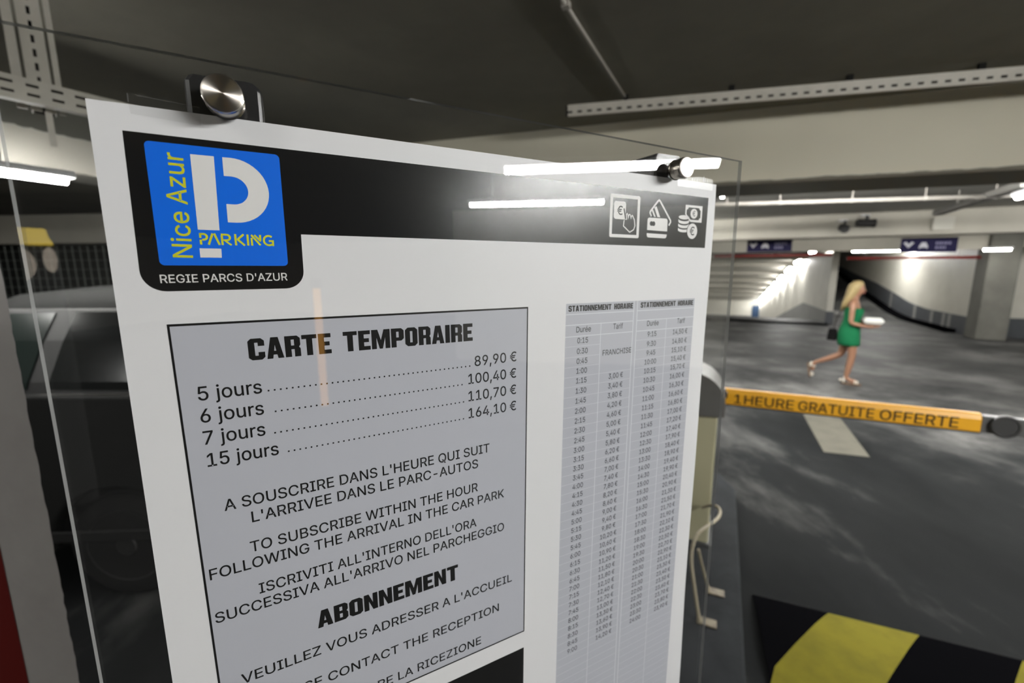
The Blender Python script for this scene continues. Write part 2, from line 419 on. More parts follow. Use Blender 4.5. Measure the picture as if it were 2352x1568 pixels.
# ---------------------------------------------------------------- lettering
# glyph outlines by character code: advance, then loops of x, y, x, y ...; capitals are 509 high
REGULAR_GLYPHS = {
39: (206, [[78,318,70,509,136,509,128,318]]),
44: (188, [[38,-119,68,71,137,71,84,-119]]),
45: (453, [[337,244,337,188,114,188,114,244]]),
46: (188, [[95,-4,78,-1,63,9,53,24,50,41,53,59,63,73,78,83,95,87,113,83,128,73,138,59,141,41,138,24,128,9,113,-1]]),
48: (453, [[227,-7,174,1,130,24,95,62,69,113,53,178,48,254,53,330,69,395,95,447,130,484,174,508,227,516,279,508,323,484,358,447,384,395,400,330,405,254,400,178,384,113,359,62,323,24,279,1], [227,50,261,56,290,74,313,103,330,144,340,194,344,254,340,314,330,365,313,405,290,435,261,453,227,460,192,453,163,435,140,405,123,365,113,314,109,254,113,194,123,144,140,103,163,74,192,56]]),
49: (453, [[76,0,76,55,391,55,391,0], [276,509,276,0,212,0,212,448,209,448,86,358,86,427,198,509]]),
50: (453, [[64,0,64,47,234,229,282,282,311,327,320,371,317,397,308,419,293,436,273,449,224,460,196,457,172,447,153,433,139,413,130,390,127,362,66,362,71,405,86,442,111,473,143,496,182,511,225,516,268,511,306,497,337,474,361,445,376,411,381,372,371,318,336,259,267,180,153,60,153,57,389,57,389,0]]),
51: (453, [[218,-7,173,-3,133,10,98,30,70,57,52,91,44,132,109,132,115,107,126,87,144,71,165,59,219,50,275,61,297,74,315,93,325,116,329,145,326,172,316,196,299,217,275,234,242,244,201,248,157,248,157,299,288,448,288,452,70,452,70,509,372,509,372,461,211,278,211,289,264,288,308,276,344,253,371,222,387,186,393,145,387,103,370,66,344,36,309,12,266,-2]]),
52: (453, [[40,105,40,158,247,509,311,509,109,166,109,163,413,163,413,105], [282,0,282,121,282,146,282,318,343,318,343,0]]),
53: (453, [[221,-7,178,-2,140,11,108,32,83,60,66,93,60,130,122,130,127,108,138,89,173,60,221,50,250,53,276,64,298,82,314,104,324,131,328,162,324,193,314,221,297,244,275,262,248,273,218,277,167,268,128,246,67,253,96,509,366,509,366,452,151,452,134,301,136,301,178,325,229,334,263,330,294,321,321,306,345,285,364,260,379,231,388,199,391,163,385,117,369,76,343,41,309,15,268,-1]]),
54: (453, [[226,-7,182,-1,142,15,109,40,84,74,69,115,64,162,68,199,80,239,137,340,252,509,322,509,151,261,145,261,165,288,196,307,235,314,278,309,316,295,346,271,370,240,384,201,389,157,384,112,368,73,343,39,310,14,271,-2], [226,48,254,52,279,63,299,79,314,101,324,128,327,157,324,187,314,213,299,235,279,251,254,262,226,265,198,262,174,252,153,235,138,214,128,188,125,158,128,128,138,102,153,79,174,63,198,52]]),
55: (453, [[97,0,323,448,323,452,62,452,62,509,391,509,391,449,165,0]]),
56: (453, [[226,-7,178,-2,136,11,101,33,74,62,57,96,52,135,55,166,65,195,81,220,101,241,125,256,153,265,153,267,119,282,93,308,76,342,70,380,75,417,90,450,114,477,146,498,184,511,226,516,269,511,306,498,337,477,361,450,377,417,382,380,376,342,359,308,333,282,300,267,300,265,327,256,351,241,372,220,387,195,397,166,401,135,395,96,378,62,352,33,317,11,275,-2], [226,49,258,52,285,60,307,74,323,91,333,113,337,139,333,165,322,189,305,208,283,223,256,232,226,235,196,232,169,223,147,208,130,189,119,165,115,139,119,113,129,91,145,74,167,60,195,52], [226,290,274,300,293,313,307,330,316,351,319,376,316,399,308,420,294,437,275,449,226,460,177,449,159,437,145,420,136,399,133,376,136,351,145,330,159,313,178,300]]),
57: (453, [[226,516,271,510,310,494,343,468,368,434,384,393,389,347,385,309,373,270,315,168,200,0,130,0,301,248,307,248,287,221,257,202,218,195,175,199,137,214,106,237,83,269,68,307,64,352,69,397,85,436,110,469,143,494,182,510], [226,460,199,457,174,446,154,429,138,407,129,381,125,352,129,322,138,295,154,274,174,257,199,247,226,243,254,247,279,257,299,273,314,295,324,321,327,350,324,381,314,407,299,429,279,446,254,457]]),
58: (188, [[95,-4,78,-1,63,9,53,24,50,41,53,59,63,73,78,83,95,87,113,83,128,73,138,59,141,41,138,24,128,9,113,-1], [95,271,78,274,63,284,53,299,50,316,53,334,63,349,78,359,95,362,113,359,128,349,138,334,141,316,138,299,128,284,113,274]]),
65: (480, [[16,0,201,509,276,509,463,0,395,0,287,302,264,372,232,478,245,478,213,371,191,302,85,0], [110,142,110,199,370,199,370,142]]),
66: (456, [[60,0,60,509,241,509,289,504,329,491,359,469,381,442,394,410,398,374,395,344,387,320,356,286,315,267,315,262,339,257,363,245,385,227,402,203,414,173,418,136,413,100,400,67,377,39,344,18,301,4,247,0], [125,57,245,57,296,63,330,80,349,105,355,137,352,161,342,184,327,203,306,218,279,228,248,231,125,231], [125,285,238,285,288,296,308,309,323,326,333,348,336,372,330,403,313,429,283,446,240,452,125,452]]),
67: (510, [[267,-7,205,1,150,25,104,63,70,115,48,179,40,254,48,329,70,393,104,445,150,484,205,508,267,516,340,504,373,490,402,471,427,447,448,418,463,385,473,348,408,348,389,395,357,428,315,449,267,456,223,450,184,432,150,403,125,364,109,314,103,254,109,194,125,145,151,105,184,76,223,59,267,53,315,60,357,81,389,114,408,160,473,160,463,124,448,91,428,62,402,38,373,19,341,5,305,-4]]),
68: (502, [[219,0,96,0,96,57,215,57,272,63,318,81,354,110,379,149,394,198,399,255,394,312,379,361,354,399,320,428,275,446,221,452,93,452,93,509,225,509,294,501,353,478,399,441,433,391,455,329,462,255,455,181,433,119,398,68,351,31,291,8], [125,509,125,0,60,0,60,509]]),
69: (419, [[60,0,60,509,372,509,372,452,125,452,125,286,355,286,355,229,125,229,125,57,375,57,375,0]]),
70: (410, [[60,0,60,509,369,509,369,452,125,452,125,278,346,278,346,221,125,221,125,0]]),
71: (520, [[269,-7,205,1,149,25,104,64,69,116,47,179,40,254,47,329,69,393,103,445,149,484,203,508,265,516,304,513,340,504,374,489,403,469,429,445,449,416,465,384,474,349,408,349,387,393,356,427,315,448,265,456,222,450,183,432,150,404,125,364,109,314,103,254,109,194,125,145,151,105,184,76,224,59,269,53,309,57,345,71,374,93,396,123,410,160,415,202,434,199,283,199,283,256,478,256,478,200,471,141,451,91,419,50,377,19,326,0]]),
72: (517, [[60,0,60,509,125,509,125,289,392,289,392,509,457,509,457,0,392,0,392,232,125,232,125,0]]),
73: (300, [[31,0,31,57,118,57,118,452,31,452,31,509,269,509,269,452,183,452,183,57,269,57,269,0]]),
75: (467, [[104,145,104,216,139,261,174,303,212,344,364,509,448,509,231,276,228,276], [60,0,60,509,125,509,125,334,124,225,125,193,125,0], [372,0,188,259,228,309,449,0]]),
76: (393, [[60,0,60,509,125,509,125,57,361,57,361,0]]),
77: (628, [[60,0,60,509,152,509,277,187,287,159,299,123,311,84,322,49,307,49,318,83,330,121,342,158,352,187,476,509,568,509,568,0,504,0,504,291,504,327,505,369,506,413,507,457,513,457,498,409,482,363,467,322,456,291,342,0,286,0,170,291,159,321,145,361,129,408,112,457,119,457,120,416,121,372,122,328,122,291,122,0]]),
78: (523, [[60,0,60,509,136,509,343,183,363,151,388,107,414,55,405,54,401,108,399,157,399,195,399,509,463,509,463,0,387,0,202,290,177,331,148,381,108,452,119,454,122,384,124,328,125,291,125,0]]),
79: (533, [[267,-7,205,1,150,25,105,63,70,115,48,179,40,254,48,329,70,393,105,445,150,484,205,508,267,516,329,508,384,484,429,445,464,393,486,329,493,254,486,179,464,115,429,63,384,25,329,1], [267,53,310,59,349,76,383,105,408,144,425,194,430,254,425,314,408,365,383,404,349,433,310,450,267,456,223,450,184,433,151,404,125,364,109,314,103,254,109,194,125,144,151,105,184,76,223,59]]),
80: (445, [[60,0,60,509,235,509,289,503,332,487,366,462,390,430,404,391,409,348,404,304,390,265,366,233,332,207,289,191,235,186,109,186,109,242,233,242,269,246,297,256,318,272,333,294,342,319,344,348,342,376,333,402,318,423,297,439,268,449,232,452,125,452,125,0]]),
81: (533, [[245,159,313,159,369,85,384,65,468,-48,401,-48,346,27,331,46], [267,-7,205,1,150,25,105,63,70,115,48,179,40,254,48,329,70,393,105,445,150,484,205,508,267,516,329,508,384,484,429,445,464,393,486,329,493,254,486,179,464,115,429,63,384,25,329,1], [267,53,310,59,349,76,383,105,408,144,425,194,430,254,425,314,408,365,383,404,349,433,310,450,267,456,223,450,184,433,151,404,125,364,109,314,103,254,109,194,125,144,151,105,184,76,223,59]]),
82: (449, [[60,0,60,509,236,509,290,504,333,489,367,465,390,433,405,395,409,352,405,309,390,271,367,240,333,217,289,203,236,198,96,198,96,255,234,255,269,258,298,267,319,281,334,300,342,324,345,352,342,380,334,405,319,425,298,440,269,449,233,452,125,452,125,0], [353,0,230,229,303,229,428,0]]),
83: (447, [[224,-9,172,-4,128,9,91,31,64,60,46,96,38,137,104,137,110,110,123,88,142,71,166,59,224,49,257,52,286,60,311,74,329,92,341,114,346,139,342,161,332,179,296,205,245,222,184,239,128,260,86,289,60,326,52,372,58,413,75,448,102,476,138,498,180,511,227,516,275,511,316,498,351,476,377,449,394,415,401,378,337,378,326,412,302,437,267,453,225,459,194,456,167,448,145,435,129,418,118,398,115,376,119,352,131,334,169,308,212,293,264,279,312,264,359,238,395,198,405,171,408,139,403,99,386,64,360,34,323,11,278,-4]]),
84: (449, [[32,452,32,509,417,509,417,452,257,452,257,0,193,0,193,452]]),
85: (517, [[259,-8,203,-2,154,15,114,43,85,80,66,124,60,173,60,509,124,509,124,178,128,144,141,113,160,87,187,68,220,56,259,52,298,56,331,68,357,87,377,113,389,144,393,178,393,509,457,509,457,173,451,124,433,80,403,43,363,15,315,-2]]),
86: (480, [[204,0,16,509,84,509,192,206,215,137,248,31,235,31,267,138,290,206,395,509,463,509,278,0]]),
87: (686, [[155,0,16,509,82,509,163,196,175,145,187,94,197,40,189,40,200,94,211,145,224,196,306,509,380,509,462,196,474,145,486,94,497,40,488,40,499,94,510,145,523,196,603,509,670,509,530,0,455,0,368,323,351,391,336,475,350,475,335,395,318,323,230,0]]),
88: (474, [[18,0,217,284,217,236,29,509,104,509,178,400,204,361,223,329,243,292,232,292,252,329,272,361,298,400,374,509,446,509,259,239,259,287,456,0,382,0,292,129,268,165,250,195,230,231,244,231,225,196,206,166,182,129,91,0]]),
90: (438, [[42,0,42,46,273,385,306,431,341,476,348,454,285,452,223,452,40,452,40,509,397,509,397,462,169,129,134,81,97,33,90,54,152,57,214,57,399,57,399,0]]),
97: (389, [[160,-9,126,-5,94,5,68,22,48,45,35,73,30,108,34,138,43,161,58,179,78,193,125,211,178,220,234,227,265,235,273,243,276,255,276,257,267,297,240,322,196,331,149,322,118,301,100,274,41,291,57,322,79,346,104,364,133,375,194,384,239,379,286,360,306,343,322,320,333,290,337,251,337,0,277,0,277,52,272,52,252,25,215,1], [170,45,202,49,228,59,248,74,263,93,272,115,276,138,276,190,259,182,231,176,200,171,175,168,134,159,103,139,95,124,92,105,102,72,130,52]]),
99: (396, [[207,-8,159,-2,117,16,82,46,56,85,40,133,34,187,40,243,56,291,82,330,117,360,159,378,207,384,260,377,305,356,340,322,362,277,303,262,290,289,270,311,242,325,207,330,173,325,145,310,124,287,108,258,99,224,96,187,99,151,108,117,124,89,145,66,173,51,207,46,243,52,271,66,292,89,304,117,363,102,341,56,306,21,261,-1]]),
100: (424, [[195,-8,151,-2,111,16,79,45,55,84,39,133,34,189,39,245,55,293,79,332,112,361,151,378,196,384,228,381,253,373,287,346,306,319,311,319,311,509,372,509,372,0,313,0,313,59,307,59,287,31,252,4,227,-5], [205,47,236,51,263,65,284,86,299,115,309,150,312,189,309,229,300,263,284,291,263,312,237,325,205,330,172,325,145,311,124,290,108,261,99,227,96,189,99,151,109,117,124,88,145,66,172,51]]),
101: (404, [[212,-8,161,-2,117,16,82,46,56,85,40,132,34,187,39,242,55,290,81,329,115,359,157,378,205,384,266,374,294,361,319,341,341,315,357,282,368,242,371,194,371,169,75,169,75,221,338,221,310,202,307,237,298,269,283,294,263,314,237,326,205,330,173,326,146,313,125,294,109,270,99,241,96,211,96,178,100,139,110,106,128,80,151,61,179,50,212,46,254,53,285,73,306,105,365,91,353,63,335,39,311,19,283,4,249,-5]]),
102: (254, [[228,379,228,327,6,327,6,379], [81,0,81,432,84,461,96,486,113,505,135,519,187,530,222,527,243,521,227,468,215,472,195,474,171,470,154,460,145,443,142,419,142,0]]),
105: (167, [[53,0,53,379,114,379,114,0], [84,443,67,446,54,455,44,468,41,483,44,499,54,512,67,521,84,524,100,521,114,512,123,499,126,483,123,468,114,455,100,446]]),
106: (167, [[53,379,114,379,114,-30,111,-63,102,-90,86,-113,65,-129,37,-139,4,-143,-10,-143,-10,-87,2,-87,25,-83,40,-72,50,-54,53,-29], [83,443,67,446,53,455,44,468,41,483,44,499,53,512,67,521,83,524,100,521,114,512,123,499,126,483,123,468,114,455,100,446]]),
111: (415, [[207,-8,159,-2,117,16,82,46,56,85,40,133,34,187,40,243,56,291,82,330,117,360,159,378,207,384,256,378,299,360,333,330,359,291,376,243,381,187,376,133,359,85,333,46,299,16,256,-2], [207,46,242,51,270,66,292,89,307,117,316,151,319,187,316,224,307,258,292,287,270,310,242,325,207,330,173,325,145,310,124,287,108,258,99,224,96,187,99,151,108,117,124,89,145,66,173,51]]),
114: (259, [[53,0,53,379,112,379,112,321,115,321,130,347,152,367,181,380,213,385,229,384,243,384,243,322,230,324,207,326,182,323,159,315,140,301,126,284,117,262,114,237,114,0]]),
115: (365, [[182,-8,145,-5,112,3,84,18,62,38,45,63,36,94,94,107,105,79,124,60,150,49,181,45,217,50,244,62,262,81,268,103,265,121,254,136,237,147,212,155,149,170,104,186,72,208,53,237,47,274,51,305,65,332,87,354,115,370,149,381,187,384,223,381,254,372,279,358,299,339,324,290,268,277,258,298,243,316,219,328,187,333,156,329,131,317,114,299,109,277,112,258,124,243,172,223,229,209,275,194,306,171,325,142,331,107,326,75,312,47,290,24,260,6,223,-5]]),
116: (227, [[204,379,204,327,6,327,6,379], [65,471,126,471,126,98,128,76,136,61,150,53,170,50,185,51,202,54,213,2,192,-3,168,-4,125,2,92,21,72,52,65,93]]),
117: (410, [[182,-5,146,-1,115,11,89,31,69,59,57,95,53,139,53,379,114,379,114,144,119,105,137,75,164,56,200,50,226,53,249,62,268,77,283,97,293,122,296,153,296,379,357,379,357,0,298,0,298,92,307,92,286,47,257,17,222,0]]),
122: (380, [[42,0,42,46,254,320,254,323,48,323,48,379,333,379,333,331,126,60,126,56,339,56,339,0]]),
232: (404, [[212,-8,161,-2,117,16,82,46,56,85,40,132,34,187,39,242,55,290,81,329,115,359,157,378,205,384,266,374,294,361,319,341,341,315,357,282,368,242,371,194,371,169,75,169,75,221,338,221,310,202,307,237,298,269,283,294,263,314,237,326,205,330,173,326,146,313,125,294,109,270,99,241,96,211,96,178,100,139,110,106,128,80,151,61,179,50,212,46,254,53,285,73,306,105,365,91,353,63,335,39,311,19,283,4,249,-5], [180,429,114,529,182,529,230,429]]),
233: (404, [[212,-8,161,-2,117,16,82,46,56,85,40,132,34,187,39,242,55,290,81,329,115,359,157,378,205,384,266,374,294,361,319,341,341,315,357,282,368,242,371,194,371,169,75,169,75,221,338,221,310,202,307,237,298,269,283,294,263,314,237,326,205,330,173,326,146,313,125,294,109,270,99,241,96,211,96,178,100,139,110,106,128,80,151,61,179,50,212,46,254,53,285,73,306,105,365,91,353,63,335,39,311,19,283,4,249,-5], [177,429,225,529,293,529,227,429]]),
8364: (464, [[364,329,341,279,16,279,34,329], [321,229,298,179,16,179,34,229], [423,463,398,409,366,433,329,450,288,456,248,450,213,433,183,404,161,365,146,315,141,254,146,194,161,144,183,104,213,76,248,59,288,53,329,59,365,74,396,96,422,43,393,21,361,6,325,-4,288,-7,230,1,179,25,137,63,105,115,85,179,78,254,85,329,105,393,137,445,179,484,230,508,288,516,325,512,361,502,394,486]]),
32: (188, []),
}
BOLD_GLYPHS = {
39: (206, [[78,318,70,509,136,509,128,318]]),
49: (453, [[76,0,76,55,391,55,391,0], [276,509,276,0,212,0,212,448,209,448,86,358,86,427,198,509]]),
65: (480, [[16,0,201,509,276,509,463,0,395,0,287,302,264,372,232,478,245,478,213,371,191,302,85,0], [110,142,110,199,370,199,370,142]]),
67: (510, [[267,-7,205,1,150,25,104,63,70,115,48,179,40,254,48,329,70,393,104,445,150,484,205,508,267,516,340,504,373,490,402,471,427,447,448,418,463,385,473,348,408,348,389,395,357,428,315,449,267,456,223,450,184,432,150,403,125,364,109,314,103,254,109,194,125,145,151,105,184,76,223,59,267,53,315,60,357,81,389,114,408,160,473,160,463,124,448,91,428,62,402,38,373,19,341,5,305,-4]]),
68: (502, [[219,0,96,0,96,57,215,57,272,63,318,81,354,110,379,149,394,198,399,255,394,312,379,361,354,399,320,428,275,446,221,452,93,452,93,509,225,509,294,501,353,478,399,441,433,391,455,329,462,255,455,181,433,119,398,68,351,31,291,8], [125,509,125,0,60,0,60,509]]),
69: (419, [[60,0,60,509,372,509,372,452,125,452,125,286,355,286,355,229,125,229,125,57,375,57,375,0]]),
70: (410, [[60,0,60,509,369,509,369,452,125,452,125,278,346,278,346,221,125,221,125,0]]),
71: (520, [[269,-7,205,1,149,25,104,64,69,116,47,179,40,254,47,329,69,393,103,445,149,484,203,508,265,516,304,513,340,504,374,489,403,469,429,445,449,416,465,384,474,349,408,349,387,393,356,427,315,448,265,456,222,450,183,432,150,404,125,364,109,314,103,254,109,194,125,145,151,105,184,76,224,59,269,53,309,57,345,71,374,93,396,123,410,160,415,202,434,199,283,199,283,256,478,256,478,200,471,141,451,91,419,50,377,19,326,0]]),
72: (517, [[60,0,60,509,125,509,125,289,392,289,392,509,457,509,457,0,392,0,392,232,125,232,125,0]]),
73: (300, [[31,0,31,57,118,57,118,452,31,452,31,509,269,509,269,452,183,452,183,57,269,57,269,0]]),
79: (533, [[267,-7,205,1,150,25,105,63,70,115,48,179,40,254,48,329,70,393,105,445,150,484,205,508,267,516,329,508,384,484,429,445,464,393,486,329,493,254,486,179,464,115,429,63,384,25,329,1], [267,53,310,59,349,76,383,105,408,144,425,194,430,254,425,314,408,365,383,404,349,433,310,450,267,456,223,450,184,433,151,404,125,364,109,314,103,254,109,194,125,144,151,105,184,76,223,59]]),
80: (445, [[60,0,60,509,235,509,289,503,332,487,366,462,390,430,404,391,409,348,404,304,390,265,366,233,332,207,289,191,235,186,109,186,109,242,233,242,269,246,297,256,318,272,333,294,342,319,344,348,342,376,333,402,318,423,297,439,268,449,232,452,125,452,125,0]]),
82: (449, [[60,0,60,509,236,509,290,504,333,489,367,465,390,433,405,395,409,352,405,309,390,271,367,240,333,217,289,203,236,198,96,198,96,255,234,255,269,258,298,267,319,281,334,300,342,324,345,352,342,380,334,405,319,425,298,440,269,449,233,452,125,452,125,0], [353,0,230,229,303,229,428,0]]),
83: (447, [[224,-9,172,-4,128,9,91,31,64,60,46,96,38,137,104,137,110,110,123,88,142,71,166,59,224,49,257,52,286,60,311,74,329,92,341,114,346,139,342,161,332,179,296,205,245,222,184,239,128,260,86,289,60,326,52,372,58,413,75,448,102,476,138,498,180,511,227,516,275,511,316,498,351,476,377,449,394,415,401,378,337,378,326,412,302,437,267,453,225,459,194,456,167,448,145,435,129,418,118,398,115,376,119,352,131,334,169,308,212,293,264,279,312,264,359,238,395,198,405,171,408,139,403,99,386,64,360,34,323,11,278,-4]]),
84: (449, [[32,452,32,509,417,509,417,452,257,452,257,0,193,0,193,452]]),
85: (517, [[259,-8,203,-2,154,15,114,43,85,80,66,124,60,173,60,509,124,509,124,178,128,144,141,113,160,87,187,68,220,56,259,52,298,56,331,68,357,87,377,113,389,144,393,178,393,509,457,509,457,173,451,124,433,80,403,43,363,15,315,-2]]),
90: (438, [[42,0,42,46,273,385,306,431,341,476,348,454,285,452,223,452,40,452,40,509,397,509,397,462,169,129,134,81,97,33,90,54,152,57,214,57,399,57,399,0]]),
32: (188, []),
}
FONT = {}
for fname, body in (('regular', REGULAR_GLYPHS), ('bold', BOLD_GLYPHS)):
    tab = {}
    for code, (adv, loops) in body.items():
        tab[chr(code)] = (adv, [[(q[i], q[i + 1]) for i in range(0, len(q), 2)] for q in loops])
    FONT[fname] = tab
# heavy chamfered capitals of the headings, 100 high
HEAVY = {
 'C': (60, [[(12,0),(48,0),(60,12),(60,36),(36,36),(36,20),(24,20),(24,80),(36,80),(36,64),(60,64),(60,88),(48,100),(12,100),(0,88),(0,12)]]),
 'A': (64, [[(0,0),(22,0),(25,18),(39,18),(42,0),(64,0),(46,100),(18,100)], [(28,36),(36,36),(32,64)]]),
 'R': (60, [[(0,0),(24,0),(24,36),(36,36),(36,0),(60,0),(60,38),(54,46),(60,56),(60,88),(48,100),(0,100)], [(24,54),(36,54),(36,82),(24,82)]]),
 'T': (60, [[(18,0),(42,0),(42,80),(60,80),(60,100),(0,100),(0,80),(18,80)]]),
 'E': (52, [[(0,0),(52,0),(52,20),(24,20),(24,40),(46,40),(46,60),(24,60),(24,80),(52,80),(52,100),(0,100)]]),
 'M': (84, [[(0,0),(22,0),(22,58),(35,0),(49,0),(62,58),(62,0),(84,0),(84,100),(56,100),(42,45),(28,100),(0,100)]]),
 'P': (60, [[(0,0),(24,0),(24,34),(48,34),(60,46),(60,88),(48,100),(0,100)], [(24,52),(36,52),(36,82),(24,82)]]),
 'O': (60, [[(13,0),(47,0),(60,13),(60,87),(47,100),(13,100),(0,87),(0,13)], [(24,20),(36,20),(36,80),(24,80)]]),
 'I': (24, [[(0,0),(24,0),(24,100),(0,100)]]),
 'B': (60, [[(0,0),(48,0),(60,12),(60,42),(54,51),(60,60),(60,88),(48,100),(0,100)], [(24,18),(36,18),(36,42),(24,42)], [(24,59),(36,59),(36,82),(24,82)]]),
 'N': (62, [[(0,0),(22,0),(22,55),(40,0),(62,0),(62,100),(40,100),(40,45),(22,100),(0,100)]]),
 'S': (60, [[(12,0),(48,0),(60,12),(60,48),(50,57),(24,64),(24,80),(36,80),(36,68),(60,68),(60,88),(48,100),(12,100),(0,88),(0,54),(10,45),(36,38),(36,20),(24,20),(24,32),(0,32),(0,12)]]),
 'H': (60, [[(0,0),(24,0),(24,40),(36,40),(36,0),(60,0),(60,100),(36,100),(36,60),(24,60),(24,100),(0,100)]]),
}
FONT['heavy'] = {k: (w_ + 6, l) for k, (w_, l) in HEAVY.items()}
FONT['heavy'][' '] = (32, [])
FONT['regular']['.'] = (188, [[(60,0),(128,0),(128,68),(60,68)]])
TRI = {}
def glyph_tris(font, ch):
    k = (font, ch)
    if k not in TRI:
        loops = FONT[font][ch][1]
        pts, edges = [], []
        for l in loops:
            k0 = len(pts)
            pts += [Vector((float(x), float(y))) for x, y in l]
            edges += [(k0 + i, k0 + (i + 1) % len(l)) for i in range(len(l))]
        if loops:
            r = geometry.delaunay_2d_cdt(pts, edges, [], 0, 0.001)
            def inside(x, y):                       # even-odd
                c_ = False
                for l in loops:
                    for (x0, y0), (x1, y1) in zip(l, l[1:] + l[:1]):
                        if (y0 > y) != (y1 > y) and x < (x1 - x0) * (y - y0) / (y1 - y0) + x0:
                            c_ = not c_
                return c_
            vv = [(v.x, v.y) for v in r[0]]
            TRI[k] = [vv, [tuple(t) for t in r[2] if inside(sum(vv[i][0] for i in t) / len(t), sum(vv[i][1] for i in t) / len(t))]]
            d = {'regular': 7.0, 'bold': 8.0}.get(font, 0)          # a little more weight around the outline
            for l in loops if d else []:
                for (x0, y0), (x1, y1) in zip(l, l[1:] + l[:1]):
                    q = math.hypot(x1 - x0, y1 - y0)
                    if q > 0:
                        ex, ey = (x1 - x0) / q * d, (y1 - y0) / q * d
                        i0 = len(vv)
                        vv += [(x0 - ey - ex * .4, y0 + ex - ey * .4), (x1 - ey + ex * .4, y1 + ex + ey * .4), (x1 + ey + ex * .4, y1 - ex + ey * .4), (x0 + ey - ex * .4, y0 - ex - ey * .4)]
                        TRI[k][1].append((i0 + 3, i0 + 2, i0 + 1, i0))
        else:
            TRI[k] = ([], [])
    return TRI[k]
def ink_extent(text, font):
    x, lo, hi = 0, 1e9, -1e9
    for ch in text:
        adv, loops = FONT[font][ch]
        for l in loops:
            for p in l:
                lo, hi = min(lo, x + p[0]), max(hi, x + p[0])
        x += adv
    return lo, hi
def write(mb, place, text, a, b, cap, font='regular'):
    """text whose ink runs from a to b (points of a flat frame) with capitals `cap` high; place(u, v) gives the world point"""
    a, b = Vector(a), Vector(b)
    lo, hi = ink_extent(text, font)
    L = (b - a).length
    sx = L / (hi - lo)
    sy = cap / (100.0 if font == 'heavy' else 509.0)
    e = (b - a) / L
    nrm = Vector((-e.y, e.x))
    x = 0
    for ch in text:
        pts, tris = glyph_tris(font, ch)
        if tris:
            mb.add([place(*(a + e * ((x + px - lo) * sx) + nrm * (py * sy))) for px, py in pts], tris)
        x += FONT[font][ch][0]
def write_centred(mb, place, text, c, cap, width_scale=1.0, font='regular'):
    lo, hi = ink_extent(text, font)
    L = (hi - lo) * cap / (100.0 if font == 'heavy' else 509.0) * width_scale
    write(mb, place, text, (c[0] - L / 2, c[1]), (c[0] + L / 2, c[1]), cap, font)

# ---------------------------------------------------------------- the notice board: acrylic sheet on two posts
stand = thing('notice_board_stand', lane(0.25, 0.0, 0), 'clear acrylic notice board on black posts with round steel standoffs, close to the viewer', 'notice board')
stand_loc = stand.location
mb = MB()
AC = [(-39, 34.5), (636, 31.0), (641, -886), (-39, -886)]
mb.add([board(*p, 6) for p in AC] + [board(*p, 1) for p in AC], [(0, 1, 2, 3), (7, 6, 5, 4)])
pane = mb.build('acrylic_sheet', M['acrylic'], stand)
mb = MB()
mb.add([board(*p, 6) for p in AC] + [board(*p, 1) for p in AC], [(0, 4, 5, 1), (1, 5, 6, 2), (2, 6, 7, 3), (3, 7, 4, 0)])
e = mb.build('polished_edge', M['acrylic_edge'], pane)
for ku, kv, kr in ((75.9, 8.4, 12.3), (516.3, 7.4, 11.6)):
    mb = MB()                                             # black square post behind the sheet
    lo, hi = ku - 24, ku + 23
    d0, d1 = -3.0, -46.0
    prof = [(lo, 22), (lo + 3, 26.5), (hi - 5, 27.5), (hi, 23)]
    zb = -(B0.z) * 1000 + 62
    prof = [(lo, zb)] + prof + [(hi, zb)]
    mb.prism([board(u, v, d0) for u, v in prof], BN * ((d1 - d0) / 1000))
    po = mb.build('post', M['post_black'], stand, bevel=0.003, seg=2)
    mb = MB()
    mb.box(board(lo - 40, zb - 10, 20), BH * 0.127, -BN * 0.10, UP * 0.010)
    mb.build('base_plate', M['post_black'], po, bevel=0.002)
    mb = MB()                                             # standoff
    mb.lathe(board(ku, kv, 5.5), BN, [(0, kr * .0005), (0, kr * .00094), (.0016, kr * .00098), (.0026, kr * .0009), (.0075, kr * .0009), (.0085, kr * .00096), (.0150, kr * .001), (.0166, kr * .00096)], 48)
    kn = mb.build('standoff_knob', M['steel_dark'], stand, smooth=False)
    mb = MB()
    mb.lathe((0, 0, 0), (0, 0, 1), [(0, kr * .00096), (.0014, kr * .00096), (.0020, kr * .00088), (.00205, 0.00001)], 64)
    tf = mb.build('turned_face', M['steel_spun'])
    tf.parent = kn
    fm = Matrix((( BH.x, 0, BN.x), (BH.y, 0, BN.y), (0, 1, 0))).to_4x4()
    tf.matrix_local = Matrix.Translation(board(ku, kv, 22.0)) @ fm
    mb = MB()
    mb.lathe(board(ku, kv, 1.2), BN, [(0, .004), (-.0042, .004)], 12)
    mb.build('bolt', M['steel_dark'], kn)
# clear tape that holds the poster to the sheet
mb = MB()
mb.flat([board(u, v, 0.9) for u, v in [(22, -6), (21, 6.5), (30, 7.5), (34, 5.4), (42, 6.8), (52, 4.2), (60, 4.4), (60, -8)]])
mb.build('clear_tape', M['tape'], stand)
mb = MB()
mb.flat([board(u, v, 0.9) for u, v in [(528, -8), (528, 3), (541, 5.5), (552, 4), (566, 6.0), (590, 4.4), (590, -9)]])
t2 = mb.build('clear_tape', M['tape'], stand)
mb = MB()
for u, h, w_ in ((531, 8, .9), (541, 12.5, 1.3), (543.5, 6, .7), (552, 4, 1.4), (556, 3, .8), (561, 3.5, .9), (572, 8.5, 1.6), (575, 6.5, 1.0), (579, 5, .7)):
    mb.flat([board(u, 0.5, 1.0), board(u + w_, 0.5, 1.0), board(u + w_ * .8, h * .6, 1.0), board(u + w_ * .5, h, 1.0), board(u + w_ * .1, h * .55, 1.0)])
